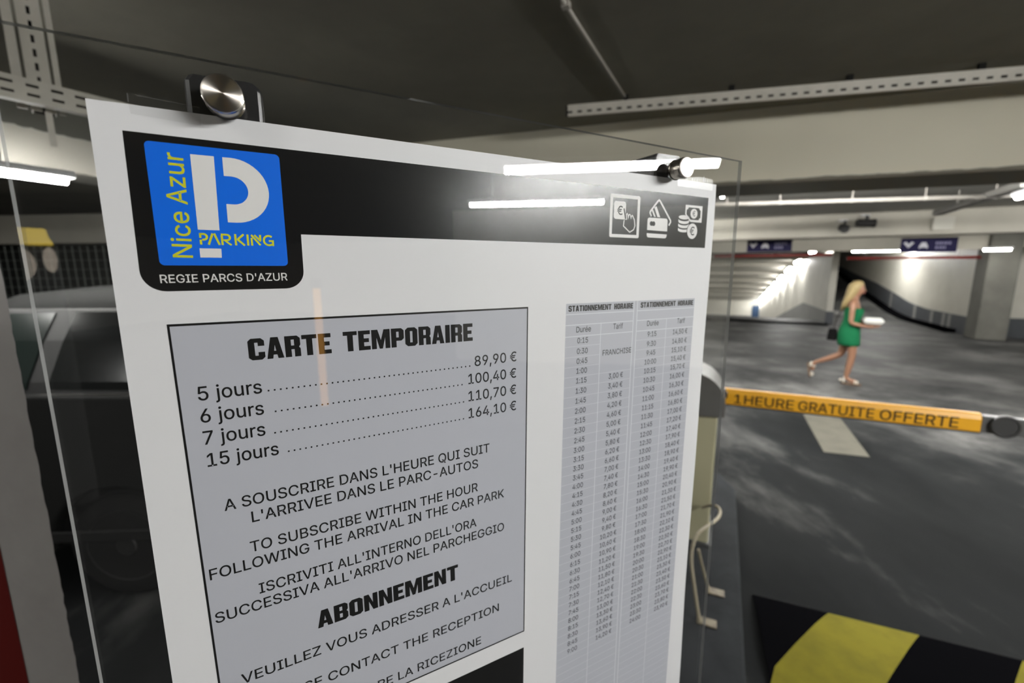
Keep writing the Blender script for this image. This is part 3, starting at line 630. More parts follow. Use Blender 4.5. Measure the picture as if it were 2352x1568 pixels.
for u, v, s_ in ((536, 5, .7), (547, 9, .6), (549, 3, .8), (565, 2, .7), (530, -5, 2.0), (557, 7, .5)):
    mb.flat([board(u, v, 1.0), board(u + s_, v - s_ * .3, 1.0), board(u + s_ * .6, v + s_, 1.0)])
mb.build('torn_tape_mark', M['tape_mark'], t2)
mb = MB()
mb.flat([board(u, v, 0.9) for u, v in [(26, 5.6), (60, 3.4), (60, 3.9), (26, 6.2)]])
mb.flat([board(u, v, 0.9) for u, v in [(21.2, 1), (21.9, 1), (21.9, 6.2), (21.2, 6.2)]])
mb.build('tape_edge', M['tape_mark_faint'], t2)

# ---------------------------------------------------------------- the price poster
poster = thing('price_poster', board(300, -848, 0), 'white parking tariff poster with black header, blue logo and price tables, taped behind acrylic', 'poster')
PW = 600.0
mb = MB()
NU, NV = 60, 40
def sheet_w(u, v):                                        # the right edge curls a little away from the acrylic
    k = max(0.0, (u - 560) / 40.0)
    return -0.35 - 2.2 * k * k * (0.6 + 0.4 * math.sin(v / 55.0))
def sheet_edge(v):
    return 600 - 2.4 * (0.5 - 0.5 * math.cos(min(1, max(0, -v / 420)) * math.pi)) + 1.2 * math.sin(v / 62.0) * min(1, -v / 200)
vs, fs = [], []
for j in range(NV + 1):
    v = -848.0 * j / NV
    for i in range(NU + 1):
        u = sheet_edge(v) * i / NU
        vs.append(board(u, v, sheet_w(u, v)))
for j in range(NV):
    for i in range(NU):
        a = j * (NU + 1) + i
        fs.append((a, a + 1, a + NU + 2, a + NU + 1))
sheet = MB().add(vs, fs).build('paper_sheet', M['paper'], poster)
sol = sheet.modifiers.new('solidify', 'SOLIDIFY'); sol.thickness = 0.00018; sol.offset = 0
def lay(w_):
    return lambda u, v: board(u, v, w_)
P1, P2, P3, P4 = lay(-0.20), lay(-0.12), lay(-0.04), lay(0.04)
def arc(cx, cy, r, a0, a1, n=10):
    return [(cx + r * math.cos(R(a0 + (a1 - a0) * k / n)), cy + r * math.sin(R(a0 + (a1 - a0) * k / n))) for k in range(n + 1)]
def rrect(u0, v0, u1, v1, r):                              # v0 top, v1 bottom
    return arc(u0 + r, v1 + r, r, 180, 270, 6) + arc(u1 - r, v1 + r, r, 270, 360, 6) + arc(u1 - r, v0 - r, r, 0, 90, 6) + arc(u0 + r, v0 - r, r, 90, 180, 6)
def flat(mb, lay_, pts):
    mb.flat([lay_(*p) for p in pts])
def ring(mb, lay_, outer, inner):                          # same number of points
    n = len(outer)
    mb.add([lay_(*p) for p in outer] + [lay_(*p) for p in inner], [(i, (i + 1) % n, (i + 1) % n + n, i + n) for i in range(n)])
def stroke(mb, lay_, pts, w_, closed=False):
    pts = [Vector(p) for p in pts]
    n = len(pts)
    L, Q = [], []
    for i in range(n):
        a = pts[i - 1] if (i > 0 or closed) else pts[i]
        b = pts[(i + 1) % n] if (i < n - 1 or closed) else pts[i]
        d1 = (pts[i] - a).normalized() if (pts[i] - a).length > 1e-6 else None
        d2 = (b - pts[i]).normalized() if (b - pts[i]).length > 1e-6 else None
        d1 = d1 or d2; d2 = d2 or d1
        m_ = Vector((-(d1 + d2).y, (d1 + d2).x))
        m_ = m_.normalized() if m_.length > 1e-6 else Vector((-d1.y, d1.x))
        k = 1.0 / max(0.5, m_.dot(Vector((-d1.y, d1.x))))
        L.append(pts[i] + m_ * (w_ / 2 * k)); Q.append(pts[i] - m_ * (w_ / 2 * k))
    vs = [lay_(*p) for p in L] + [lay_(*p) for p in Q]
    mb.add(vs, [(i, (i + 1) % n, (i + 1) % n + n, i + n) for i in range(n if closed else n - 1)])

# black header
mb = MB()
flat(mb, P1, [(16.2, -16.8), (15.0, -108.2)] + arc(29.0, -108.2, 14.0, 180, 270, 8) + arc(103.6, -108.0, 13.6, 270, 360, 8) + [(117.4, -79.6), (585.0, -79.2), (585.4, -17.4)])
band = mb.build('black_header', M['ink_gloss'], poster)
mb = MB()
flat(mb, P2, rrect(26.6, -21.6, 106.6, -104.0, 3.0))
tile = mb.build('blue_logo_tile', M['blue_ink'], band)
mb = MB()
flat(mb, P3, [(51.4, -27.5), (65.2, -27.4), (63.9, -78.7), (50.9, -78.7)])
flat(mb, P3, [(50.6, -91.8), (63.8, -91.8), (63.5, -98.3), (50.5, -98.3)])
flat(mb, P3, [(70.2, -27.4)] + arc(75.0, -50.0, 22.7, 90, -90, 24) + [(69.6, -72.7), (69.8, -59.8)] + arc(74.5, -50.0, 9.8, -90, 90, 18) + [(70.0, -40.2)])
mb.build('letter_p_mark', M['white_ink'], tile)
mb = MB()
write(mb, P3, 'Nice Azur', (46.1, -98.5), (47.2, -28.0), 11.4)
stc = 1.35
base, cap = -89.1, -81.0
hh = cap - base
def pk(mb, x, pts, **k): stroke(mb, P3, [(x + a, base + b) for a, b in pts], stc, **k)
pk(mb, 51.2, [(.7, 0), (.7, hh * .42)]); pk(mb, 51.2, [(.7, hh * .58), (.7, hh - .1)])
pk(mb, 51.2, [(0.0, hh - .6), (2.6, hh - .6)] + arc(2.6, hh - 2.6, 2.0, 90, -90, 8) + [(1.6, hh - 4.6)])
pk(mb, 56.4, [(0, 0), (3.0, hh)]); pk(mb, 56.4, [(3.9, hh), (6.7, 0)])
pk(mb, 64.2, [(.7, 0), (.7, hh * .86)]); pk(mb, 64.2, [(0.2, hh - .6), (3.6, hh - .6)] + arc(3.6, hh - 2.6, 2.0, 90, -90, 8) + [(2.0, hh - 4.6), (6.2, 0)])
pk(mb, 72.6, [(.7, 0), (.7, hh)]); pk(mb, 72.6, [(6.0, hh), (2.0, hh * .52), (6.3, 0)])
pk(mb, 80.4, [(.7, 0), (.7, hh)])
pk(mb, 82.9, [(.7, 0), (.7, hh * .7)]); pk(mb, 82.9, [(.6, hh - .3), (6.2, .4)]); pk(mb, 82.9, [(2.6, hh - .2), (6.6, hh * .42)]); pk(mb, 82.9, [(6.4, hh * .5), (6.4, hh)])
pk(mb, 90.9, [(3.9 + 3.3 * math.cos(R(a)), hh / 2 + 3.5 * math.sin(R(a))) for a in range(50, 330, 20)]); pk(mb, 90.9, [(3.9, hh * .46), (6.6, hh * .46), (6.6, 0)])
mb.build('yellow_lettering', M['yellow_ink'], tile)
mb = MB()
write(mb, P2, "REGIE PARCS D'AZUR", (25.8, -116.3), (105.3, -115.2), 5.7, 'bold')
mb.build('header_lettering', M['white_ink'], band)

# pictograms on the header
mb = MB()
ring(mb, P2, rrect(427.3, -24.2, 471.0, -70.9, 2.0), rrect(430.9, -28.0, 467.4, -67.4, 0.2))
flat(mb, P2, [(446.8, -50.9)] + arc(436.0, -47.9, 3.0, 270, 180, 6)[0:] + arc(435.9, -34.6, 3.0, 180, 90, 6) + arc(447.0, -34.6, 3.0, 90, 0, 6) + [(450.0, -50.9)])
stroke(mb, P2, [(448.2, -42.0), (450.9, -50.6), (451.9, -50.4), (451.0, -45.3), (452.2, -44.2), (453.2, -45.2), (454.3, -49.6), (454.5, -46.2), (455.6, -45.0), (457.0, -45.6), (458.1, -49.4), (458.6, -46.9), (459.8, -45.9), (461.0, -46.8), (462.4, -49.4), (463.3, -50.2), (464.5, -57.3), (462.8, -61.6), (457.0, -64.6), (447.4, -58.1), (448.2, -51.6)], 1.15)
# two bank cards
flat(mb, P2, [(483.6, -61.0)] + arc(486.6, -49.8, 3.0, 180, 90, 6) + arc(513.0, -49.6, 3.0, 90, 0, 6) + [(516.2, -61.4)])
flat(mb, P2, [(483.4, -64.6)] + arc(486.4, -66.4, 3.0, 190, 270, 6) + arc(512.6, -66.6, 3.0, 270, 350, 6) + [(516.0, -65.0)])
stroke(mb, P2, [(489.4, -45.2), (487.0, -41.6), (487.4, -39.8), (498.6, -27.6), (500.6, -26.2), (502.4, -27.4), (520.8, -48.4), (521.0, -50.4), (518.4, -54.4)], 2.1)
flat(mb, P2, [(493.4, -35.0), (496.8, -33.4), (503.6, -45.6), (499.0, -45.4)])
flat(mb, P2, [(489.6, -38.6), (491.4, -37.4), (496.4, -45.4), (493.6, -45.4)])
# coins and a banknote
def ell(cx, cy, rx, ry, a0=0, a1=360, n=24): return [(cx + rx * math.cos(R(a0 + (a1 - a0) * k / n)), cy + ry * math.sin(R(a0 + (a1 - a0) * k / n))) for k in range(n if a1 - a0 == 360 else n + 1)]
flat(mb, P2, ell(543.6, -43.4, 9.2, 2.5))
for k, v in enumerate((-45.6, -50.6, -55.6)):
    flat(mb, P2, ell(543.6, v, 9.3, 2.5, 180, 360, 12) + ell(543.6, v - 3.2, 9.3, 2.5, 360, 180, 12))
ring(mb, P2, [(545.2, -39.4), (545.4, -28.4), (575.4, -28.4), (575.4, -48.3), (555.0, -48.3)], [(547.6, -39.4), (547.8, -31.0), (572.6, -31.0), (572.6, -45.6), (555.0, -45.6)])
for cx, cv, a in ((547.6, -30.9, 270), (572.8, -30.9, 180), (572.8, -45.8, 90)):
    flat(mb, P2, [(cx, cv)] + arc(cx, cv, 3.0, a, a + 90, 6))
flat(mb, P2, ell(560.8, -38.2, 6.3, 5.9))
icons = mb.build('payment_pictograms', M['white_ink'], band)
mb = MB()
flat(mb, P3, ell(559.4, -59.4, 9.9, 10.2))
mb.build('coin_rim_gap', M['ink_gloss'], icons)
mb = MB()
flat(mb, P4, ell(559.4, -59.4, 9.0, 9.4))
mb.build('large_coin', M['white_ink'], icons)
mb = MB()
for c_ in ((490.0, -53.4), (493.4, -53.4)):
    flat(mb, P3, ell(c_[0], c_[1], 2.7, 2.7))
mb.build('card_emblem', M['ink'], icons)
for c_, cap_, ly in (((441.4, -46.2), 9.6, P3), ((560.6, -41.2), 6.4, P3), ((559.0, -64.2), 10.2, lay(0.12))):
    mb = MB()
    write_centred(mb, ly, '€', c_, cap_, 1.0)
    mb.build('euro_sign', M['ink'], icons)
mb = MB()
stroke(mb, P3, [(447.2, -39.0), (450.2, -50.4)], 1.7)
mb.build('finger_gap', M['ink'], icons)

# price box
mb = MB()
flat(mb, P1, [(26.0, -145.6), (324.0, -145.2), (321.2, -525.2), (29.4, -526.6)])
box = mb.build('price_panel', M['tint'], poster)
mb = MB()
ring(mb, P2, [(26.0, -145.7), (324.0, -144.7), (321.4, -525.2), (29.6, -526.8)], [(27.5, -147.4), (322.7, -146.4), (320.2, -523.7), (31.1, -525.2)])
flat(mb, P2, [(29.0, -548.2), (320.8, -546.6), (320.2, -640.0), (29.0, -640.0)])
mb.build('panel_border', M['ink'], box)
for word, a, b in (('CARTE', (74.2, -176.9), (133.9, -176.2)), ('TEMPORAIRE', (143.4, -176.0), (261.8, -175.3)), ('ABONNEMENT', (106.4, -428.3), (241.4, -427.4))):
    mb = MB()
    write(mb, P2, word, a, b, 17.1, 'heavy')
    mb.build('heading_word', M['ink'], box)
for txt, a, b, d0, d1, pr, pa, pb in (
    ('5 jours', (39.2, -204.2), (80.7, -203.6), (85.2, -203.0), (258.2, -201.0), '89,90 €', (263.6, -201.0), (310.3, -200.3)),
    ('6 jours', (39.1, -221.6), (80.6, -221.2), (88.8, -220.8), (249.8, -218.8), '100,40 €', (256.6, -218.4), (310.0, -217.8)),
    ('7 jours', (39.2, -239.1), (80.2, -238.8), (87.0, -238.7), (251.0, -236.5), '110,70 €', (256.4, -236.0), (310.0, -235.4)),
    ('15 jours', (39.9, -257.2), (88.3, -257.0), (95.6, -256.4), (250.6, -253.9), '164,10 €', (256.2, -253.6), (310.0, -253.0))):
    mb = MB()
    write(mb, P2, txt, a, b, 10.6)
    n = int(round((d1[0] - d0[0]) / 4.36))
    for k in range(n + 1):
        u = d0[0] + (d1[0] - d0[0]) * k / n; v = d0[1] + (d1[1] - d0[1]) * k / n
        flat(mb, P2, [(u - .65, v), (u + .65, v), (u + .65, v + 1.3), (u - .65, v + 1.3)])
    write(mb, P2, pr, pa, pb, 10.0)
    mb.build('price_line', M['ink'], box)
for txt, a, b in (("A SOUSCRIRE DANS L'HEURE QUI SUIT", (47.3, -296.2), (278.7, -293.7)),
                  ("L'ARRIVEE DANS LE PARC-AUTOS", (64.9, -311.1), (265.6, -308.2)),
                  ('TO SUBSCRIBE WITHIN THE HOUR', (61.7, -337.1), (264.9, -334.0)),
                  ('FOLLOWING THE ARRIVAL IN THE CAR PARK', (32.4, -352.2), (295.3, -348.7)),
                  ("ISCRIVITI ALL'INTERNO DELL'ORA", (64.8, -376.6), (262.8, -373.3)),
                  ("SUCCESSIVA ALL'ARRIVO NEL PARCHEGGIO", (32.5, -391.6), (295.2, -387.6)),
                  ("VEUILLEZ VOUS ADRESSER A L'ACCUEIL", (45.2, -455.8), (305.0, -453.4)),
                  ('PLEASE CONTACT THE RECEPTION', (58.0, -487.8), (288.5, -484.4)),
                  ('CONTATTARE LA RICEZIONE', (82.0, -519.0), (266.3, -516.6))):
    mb = MB()
    write(mb, P2, txt, a, b, 9.3)
    mb.build('text_line', M['ink'], box)

# hourly tariff table
ROW = [(0, -188.0), (1, -200.1), (4, -234.2), (11, -317.4), (15, -363.0), (25, -475.5), (35, -585.4), (60, -855)]
def row_v(i):
    for (a, va), (b, vb) in zip(ROW, ROW[1:]):
        if a <= i <= b:
            return va + (vb - va) * (i - a) / (b - a)
mb = MB()
flat(mb, P1, [(371.4, -143.4), (572.8, -143.2), (567.4, -760), (366.2, -760)])
table = mb.build('hourly_table', M['tint'], poster)
mb = MB()
def skew(u, v): return u - 4.8 * max(0, (-v - 143)) / 560     # the print drifts a little to the left downwards
def rule_h(u0, u1, v, w_=.55): flat(mb, P2, [(skew(u0, v), v), (skew(u1, v), v), (skew(u1, v), v - w_), (skew(u0, v), v - w_)])
def rule_v(u, v0, v1, w_=.7): flat(mb, P2, [(skew(u, v0), v0), (skew(u + w_, v0), v0), (skew(u + w_, v1), v1), (skew(u, v1), v1)])
for u0, u1, um in ((371.4, 468.6, 420.0), (474.6, 572.8, 523.8)):
    for v in (-154.9, -166.7, -179.6):
        rule_h(u0, u1, v, .8)
    for i in range(0, 52):
        rule_h(u0, um if (u0 < 400 and i < 3) else u1, row_v(i) - 3.1, .32)
    rule_v(um, -166.7, -760)
rule_v(468.4, -143.4, -760, .9); rule_v(474.0, -143.4, -760, .9)
mb.build('table_rule', M['rule'], table)
for x0, xm, x1, x2, v in ((374.6, 434.4, 438.6, 467.4, -152.1), (479.5, 538.4, 542.2, 570.2, -151.9)):
    mb = MB()
    write(mb, P2, 'STATIONNEMENT', (x0, v), (xm, v), 6.5, 'heavy'); write(mb, P2, 'HORAIRE', (x1, v), (x2, v), 6.5, 'heavy')
    mb.build('table_heading', M['ink'], table)
left = ['%d:%02d' % (m_ // 60, m_ % 60) for m_ in range(15, 541, 15)]
right = ['%d:%02d' % (m_ // 60, m_ % 60) for m_ in list(range(555, 721, 15)) + list(range(750, 1441, 30))]
p1 = [300 + 40 * k for k in range(20)] + [1090 + 30 * k for k in range(12)]
p2 = [1450 + 30 * k for k in range(8)] + [1680, 1700, 1720, 1740] + [1790 + 50 * k for k in range(7)] + [2130 + 20 * k for k in range(11)] + [2340 + 10 * k for k in range(6)]
def euro(c_): return '%d,%02d €' % (c_ // 100, c_ % 100)
cols = ((('Durée', 385.7, 405.8, -175.6), 395.2, left, 0),
        (('Tarif', 438.3, 452.8, -175.1), 445.8, [euro(c_) for c_ in p1], 4),
        (('Durée', 491.4, 510.6, -174.6), 500.8, right, 0),
        (('Tarif', 543.2, 557.0, -174.3), 550.0, [euro(c_) for c_ in p2], 0))
for (head, u0, u1, v), uc, entries, first in cols:
    mb = MB()
    write(mb, P2, head, (u0, v), (u1, v), 6.3)
    if first:
        write(mb, P2, 'FRANCHISE', (423.9, -205.2), (467.5, -205.2), 6.3)
    for i, txt in enumerate(entries):
        v = row_v(i + first)
        write_centred(mb, P2, txt, (skew(uc, v), v), 6.1, 0.86)
    mb.build('tariff_column', M['table_ink'], table)

# ---------------------------------------------------------------- the car park hall
S_LINTEL, S_BACK = 15.1, 17.2
mb = MB()
def grid(mb, f, s0, s1, ns, t0, t1, nt=1):
    vs = [f(s0 + (s1 - s0) * i / ns, t0 + (t1 - t0) * j / nt) for i in range(ns + 1) for j in range(nt + 1)]
    mb.add(vs, [(i * (nt + 1) + j, (i + 1) * (nt + 1) + j, (i + 1) * (nt + 1) + j + 1, i * (nt + 1) + j + 1) for i in range(ns) for j in range(nt)])
def ramp_z(s):                                             # the ramp going up
    q = max(0.0, s - 19.6)
    return 0.175 * q * q / (q + 2.6)
def tunnel_z(s):                                           # the ramp going down
    q = max(0.0, s - 18.4)
    return -0.152 * q * q / (q + 1.0)
T_WALL, T_DIV = 6.02, 3.09
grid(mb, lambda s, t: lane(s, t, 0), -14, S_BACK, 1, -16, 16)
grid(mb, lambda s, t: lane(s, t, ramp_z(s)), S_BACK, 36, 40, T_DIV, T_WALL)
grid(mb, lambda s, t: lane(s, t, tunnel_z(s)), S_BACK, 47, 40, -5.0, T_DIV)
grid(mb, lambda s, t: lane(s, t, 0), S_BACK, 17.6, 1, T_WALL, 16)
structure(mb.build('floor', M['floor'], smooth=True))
CEIL = 2.85
mb = MB()
mb.box(lane(-14, -16, CEIL), US * (S_BACK + 14), VS * 32, UP * 0.25)
mb.box(lane(S_BACK, T_DIV, CEIL), US * 20, VS * 3.2, UP * 0.25)
structure(mb.build('ceiling', M['ceiling']))
mb = MB(); mb.box(lane(5.0, -6, CEIL - .012), US * 5.75, VS * 18, UP * .012)  # extra slab, paler to stand in for lamplight on this bay
structure(mb.build('ceiling_bay', M['ceiling_lamplit']))
# ceiling of the descending ramp: ribbed slab
mb = MB()
def tun_c(s):
    q = max(0.0, s - 22.5)
    return 2.28 - 0.152 * q * q / (q + 1.2)
grid(mb, lambda s, t: lane(s, t, tun_c(s)), S_BACK - .3, 47, 40, -5.0, T_DIV)
structure(mb.build('ceiling_ramp', M['white_wall']))
def rib(s):
    m_ = MB(); z = tun_c(s)
    m_.box(lane(s, -5, z - .10), US * .3, VS * 8.05, UP * .16)
    return m_

# walls
mb = MB(); mb.box(lane(-14, -16, 0), VS * 32, -US * .2, UP * CEIL)
structure(mb.build('wall_rear', M['white_wall']))
mb = MB(); mb.box(lane(-14, -16, 0), US * (S_BACK + 14), -VS * .2, UP * CEIL)
structure(mb.build('wall_left', M['white_wall']))
mb = MB(); mb.box(lane(-14, 16, 0), US * (S_BACK + 14), VS * .2, UP * CEIL)
structure(mb.build('wall_right', M['white_wall']))
mb = MB(); mb.box(lane(-1.9, 7.5, 0), US * 5.6, VS * .2, UP * CEIL)  # short wall added beside the viewer to mirror as haze in the header
structure(mb.build('wall_side', M['white_wall']))
mb = MB()
mb.box(lane(S_BACK, -16, 0), VS * 11.0, US * .2, UP * CEIL)
structure(mb.build('wall_front_left', M['white_wall']))
mb = MB()
mb.box(lane(15.7, 6.62, 0), VS * 9.4, US * .2, UP * CEIL)
structure(mb.build('wall_front_right', M['white_wall']))
mb = MB(); mb.box(lane(15.69, 6.5, 0), VS * 9.4, -US * .012, UP * .52)
structure(mb.build('baseboard_front_right', M['dado']))
# wall on the right of the ramp with its dark dado
wall_pts = [(15.0, 0), (20.0, -.1), (36, -.1), (36, CEIL), (15.0, CEIL)]
mb = MB()
mb.prism([lane(s, T_WALL, z) for s, z in wall_pts], VS * .2)
structure(mb.build('wall_ramp_right', M['white_wall']))
mb = MB()
N = 36
top = [(15.05 + (33.5 - 15.05) * k / N) for k in range(N + 1)]
def dado_h(s): return 0.50 + 0.20 * min(1, max(0, (s - 18.5) / 3.0)) - 0.45 * min(1, max(0, (s - 24) / 8.0))
for a, b in zip(top, top[1:]):
    mb.hexa([lane(a, T_WALL - .012, ramp_z(a)), lane(a, T_WALL + .005, ramp_z(a)), lane(b, T_WALL + .005, ramp_z(b)), lane(b, T_WALL - .012, ramp_z(b)),
             lane(a, T_WALL - .012, ramp_z(a) + dado_h(a)), lane(a, T_WALL + .005, ramp_z(a) + dado_h(a)), lane(b, T_WALL + .005, ramp_z(b) + dado_h(b)), lane(b, T_WALL - .012, ramp_z(b) + dado_h(b))])
dd = structure(mb.build('baseboard_ramp_right', M['dado']))
for s in (22.0, 19.5, 18.1, 17.28, 16.9):
    mb = MB()
    mb.box(lane(s - .09, T_WALL - .016, ramp_z(s) + .04), US * .18, VS * .003, UP * (dado_h(s) - .06))
    mb.build('pale_stripe', M['pale_grey'], dd)
mb = MB()
kr = [16.4 + (33.5 - 16.4) * k / N for k in range(N + 1)]
for a, b in zip(kr, kr[1:]):
    mb.hexa([lane(a, T_WALL - .26, ramp_z(a) - .02), lane(a, T_WALL - .012, ramp_z(a) - .02), lane(b, T_WALL - .012, ramp_z(b) - .02), lane(b, T_WALL - .26, ramp_z(b) - .02),
             lane(a, T_WALL - .26, ramp_z(a) + .07), lane(a, T_WALL - .012, ramp_z(a) + .10), lane(b, T_WALL - .012, ramp_z(b) + .10), lane(b, T_WALL - .26, ramp_z(b) + .07)])
structure(mb.build('trim_ramp_kerb', M['black_rubber']))
# wall between the two ramps
mb = MB()
mb.prism([lane(s, T_DIV, z) for s, z in [(17.2, 0), (18.4, -.02), (47, -5), (47, 2.9), (17.2, 2.9)]], VS * .18)
structure(mb.build('wall_between_ramps', M['white_wall']))
mb = MB()
pts = [(17.25, -.05), (17.25, .42), (18.4, .42), (21.9, .39), (34.5, -1.66), (45.4, -3.4), (45.4, -4.6), (33, -2.6), (18.5, -.1)]
mb.prism([lane(s, T_DIV - .012, z) for s, z in pts], VS * .014)
structure(mb.build('baseboard_tunnel', M['dado_grey']))
mb = MB(); mb.box(lane(17.185, T_DIV - .02, 0), VS * .22, -US * .012, UP * .42)
structure(mb.build('baseboard_divider', M['dado']))
mb = MB()
mb.box(lane(17.0, -.9, 0), VS * (T_DIV + .9), -US * .22, UP * .05)
structure(mb.build('trim_kerb_strip', M['black_rubber']))
# far end of the descending ramp
mb = MB(); mb.box(lane(45.5, -5.2, -5.2), VS * 8.5, US * .2, UP * 7.2)
structure(mb.build('wall_tunnel_end', M['white_wall']))
mb = MB(); mb.box(lane(45.48, -5.2, -5.2), VS * 8.3, -US * .02, UP * 2.75)
structure(mb.build('baseboard_tunnel_end', M['dado']))
mb = MB(); mb.box(lane(17.2, -5.2, -5.2), US * 30, -VS * .2, UP * 7.9)
structure(mb.build('wall_tunnel_left', M['white_wall']))
mb = MB(); dq = on_plane(1727, 715, lane(45.44, 0), US); mb.box(Vector((dq.x, dq.y, -4.1)), VS * .75, -US * .05, UP * 2.65)
o = mb.build('door_1', M['blue_door'], bevel=.01); structure(o)
mb = MB(); mb.lathe(Vector((dq.x, dq.y, -2.9)) + VS * .1 - US * .05, -US, [(0, .05), (.06, .05), (.08, .03)], 10)
mb.build('door_handle', M['chrome'], o)
# end of the ramp going up
mb = MB(); mb.box(lane(35.5, T_DIV, 1.5), VS * 3.1, US * .2, UP * 1.6)
structure(mb.build('wall_ramp_end', M['ceiling']))

# beams
D1 = Vector((0.952, -0.305, 0)); N1 = Vector((0.305, 0.952, 0))
P1b = Vector((1.63, 3.22, 0))
mb = MB()
mb.box(P1b - D1 * 3.4 + UP * 2.35, D1 * 7.4, N1 * .55, UP * .52)
structure(mb.build('trim_beam_near', M['beam_face'], bevel=.012))
mb = MB(); mb.box(lane(10.75, -8, 2.40), VS * 20, US * .5, UP * .47)
structure(mb.build('trim_beam_middle', M['lintel'], bevel=.012))
mb = MB(); mb.box(lane(10.70, -8, 2.40), VS * 20, -US * .0 + US * .05, UP * .05)
structure(mb.build('trim_beam_ledge', M['lintel']))
mb = MB(); mb.box(lane(S_LINTEL, -8, 2.275), VS * 24, US * .35, UP * .60)
structure(mb.build('trim_beam_far', M['lintel'], bevel=.012))
Lb = Vector((-3.10, 2.75, 0)); Ld = Vector((0.36, 0.933, 0)).normalized(); Ln = Vector((-Ld.y, Ld.x, 0))
mb = MB(); mb.box(Lb - Ld * 3.0 + UP * 2.40, Ld * 8.0, Ln * .4, UP * .47)
structure(mb.build('trim_beam_left', M['beam_left'], bevel=.01))
# columns
mb = MB(); mb.box(lane(14.95, 5.86, 0), VS * .58, US * .6, UP * CEIL)
structure(mb.build('trim_column_far', M['concrete'], bevel=.02))
# painted column at the left of the board
mb = MB()
ce = Vector((-0.936, 0.80, 0))
cd = Vector((-1, 0.10, 0)).normalized(); cn = Vector((-0.80, 0.60, 0)).normalized()
NZ = 150
for k in range(NZ):                                        # a rough cast arris
    z0, z1 = CEIL * k / NZ, CEIL * (k + 1) / NZ
    j0 = .0035 * (random.Random(k).random() - .5); j1 = .0035 * (random.Random(k + 1).random() - .5)
    mb.hexa([ce + cd * j0 + UP * z0, ce + cd * .5 + UP * z0, ce + cd * .5 + cn * .4 + UP * z0, ce + cn * .4 + UP * z0,
             ce + cd * j1 + UP * z1, ce + cd * .5 + UP * z1, ce + cd * .5 + cn * .4 + UP * z1, ce + cn * .4 + UP * z1])
col = structure(mb.build('trim_column_near', M['column_paint']))
mb = MB()
mb.box(ce + cd * .128 - cn * .002, cd * .3, cn * .002, UP * 1.6)
mb.build('red_band', M['red_band'], col)

# kerb island that carries the board and the barrier
mb = MB()
isl = [(-1.0, -.46), (3.6, -.46), (3.9, -.3), (4.0, -.12), (3.9, .06), (3.6, .2), (-1.0, .21)]
mb.prism([lane(s, t, 0) for s, t in isl], UP * .05)
structure(mb.build('trim_island', M['island'], bevel=.012))

# ---------------------------------------------------------------- floor markings, speed bump
mb = MB()
a, b, c, d = on_floor(1846, 954), on_floor(1892, 1038), on_floor(1998, 1050), on_floor(1927, 955)
far = (a - b).normalized() * .45
mb.prism([p + UP * .001 for p in (b, c, d + far, a + far)], UP * .002)
tag(mb.build('lane_marking', M['road_white']), 'broad worn white dash painted on the floor behind the yellow barrier arm', 'road marking')
mb = MB()
mb.box(lane(16.2, 3.5, .0005), VS * 1.35, US * .14, UP * .002)
tag(mb.build('ramp_marking', M['road_white']), 'thin pale line painted across the foot of the upward ramp', 'road marking')

bump = thing('speed_bump', on_floor(2000, 1500), 'black and yellow striped rubber speed bump across the lane', 'speed bump')
bs0 = on_floor(1727, 1365); be = (on_floor(2352, 1518) - bs0); be.z = 0
bl = be.length; be.normalize(); bw = Vector((be.y, -be.x, 0))
if bw.dot(bs0) > 0: bw = -bw
sk = on_floor(1750, 1568) - on_floor(1902, 1406)           # slant of the stripes
slope = sk.dot(be) / sk.dot(bw)
ya = (on_floor(1902, 1406) - bs0).dot(be); yb = (on_floor(2112, 1460) - bs0).dot(be)
per = yb - ya
BW = .62
def seg(u0, u1, m_, nm):
    mb = MB()
    prof = [(0, .002), (.05, .014), (.14, .026), (BW / 2, .032), (BW - .14, .026), (BW - .05, .014), (BW, .002)]
    rings = []
    for wv_, z in prof:
        s0 = max(0, u0 + slope * wv_) if u0 > 0 else 0
        s1 = max(0, u1 + slope * wv_)
        rings.append([bs0 + be * s0 + bw * wv_ + UP * z, bs0 + be * s1 + bw * wv_ + UP * z])
    n = len(rings)
    vs = [p for r in rings for p in r]
    fs = [(2 * i, 2 * i + 1, 2 * i + 3, 2 * i + 2) for i in range(n - 1)]
    mb.add(vs, fs)
    mb.build(nm, m_, bump, smooth=True)
u = ya
seg(0, ya, M['black_rubber'], 'black_segment')
for k in range(6):
    seg(u, u + per, M['yellow_rubber'] if k % 2 == 0 else M['black_rubber'], 'yellow_segment' if k % 2 == 0 else 'black_segment')
    u += per

# ---------------------------------------------------------------- barrier
bar = thing('parking_barrier', (1.15, 2.68, .05), 'yellow parking barrier with lettered folding arm, cream cabinet and grey motor hood', 'barrier')
aL = at(1661, 925, 2.62); aR = at(2245, 990, 2.135)
ad = (aR - aL); ad.z = 0; AL = ad.length; ad.normalize()
an = Vector((ad.y, -ad.x, 0))                             # towards the viewer
if an.y > 0: an = -an
AH = .098
def arm_prism(o, L, h):
    m_ = MB()
    prof = [(0, 0), (.006, -.004 + .004), (.045, 0), (.05, .008), (.05, h - .03), (.036, h), (.008, h), (0, h - .012)]
    prof = [(0, .006), (.006, 0), (.046, 0), (.05, .006), (.05, h - .028), (.040, h - .006), (.030, h), (.008, h), (0, h - .01)]
    m_.prism([o + an * x + UP * z for x, z in prof], ad * L)
    return m_
a0 = aL - an * .025
arm = arm_prism(a0, AL, AH).build('arm', M['barrier_yellow'], bar, bevel=.004)
mb = MB()
face = lambda u, v: a0 + an * .0512 + ad * u + UP * v
def on_px(px):
    q = on_plane(px, 940, a0 + an * .0512, an)
    return (q - a0).dot(ad)
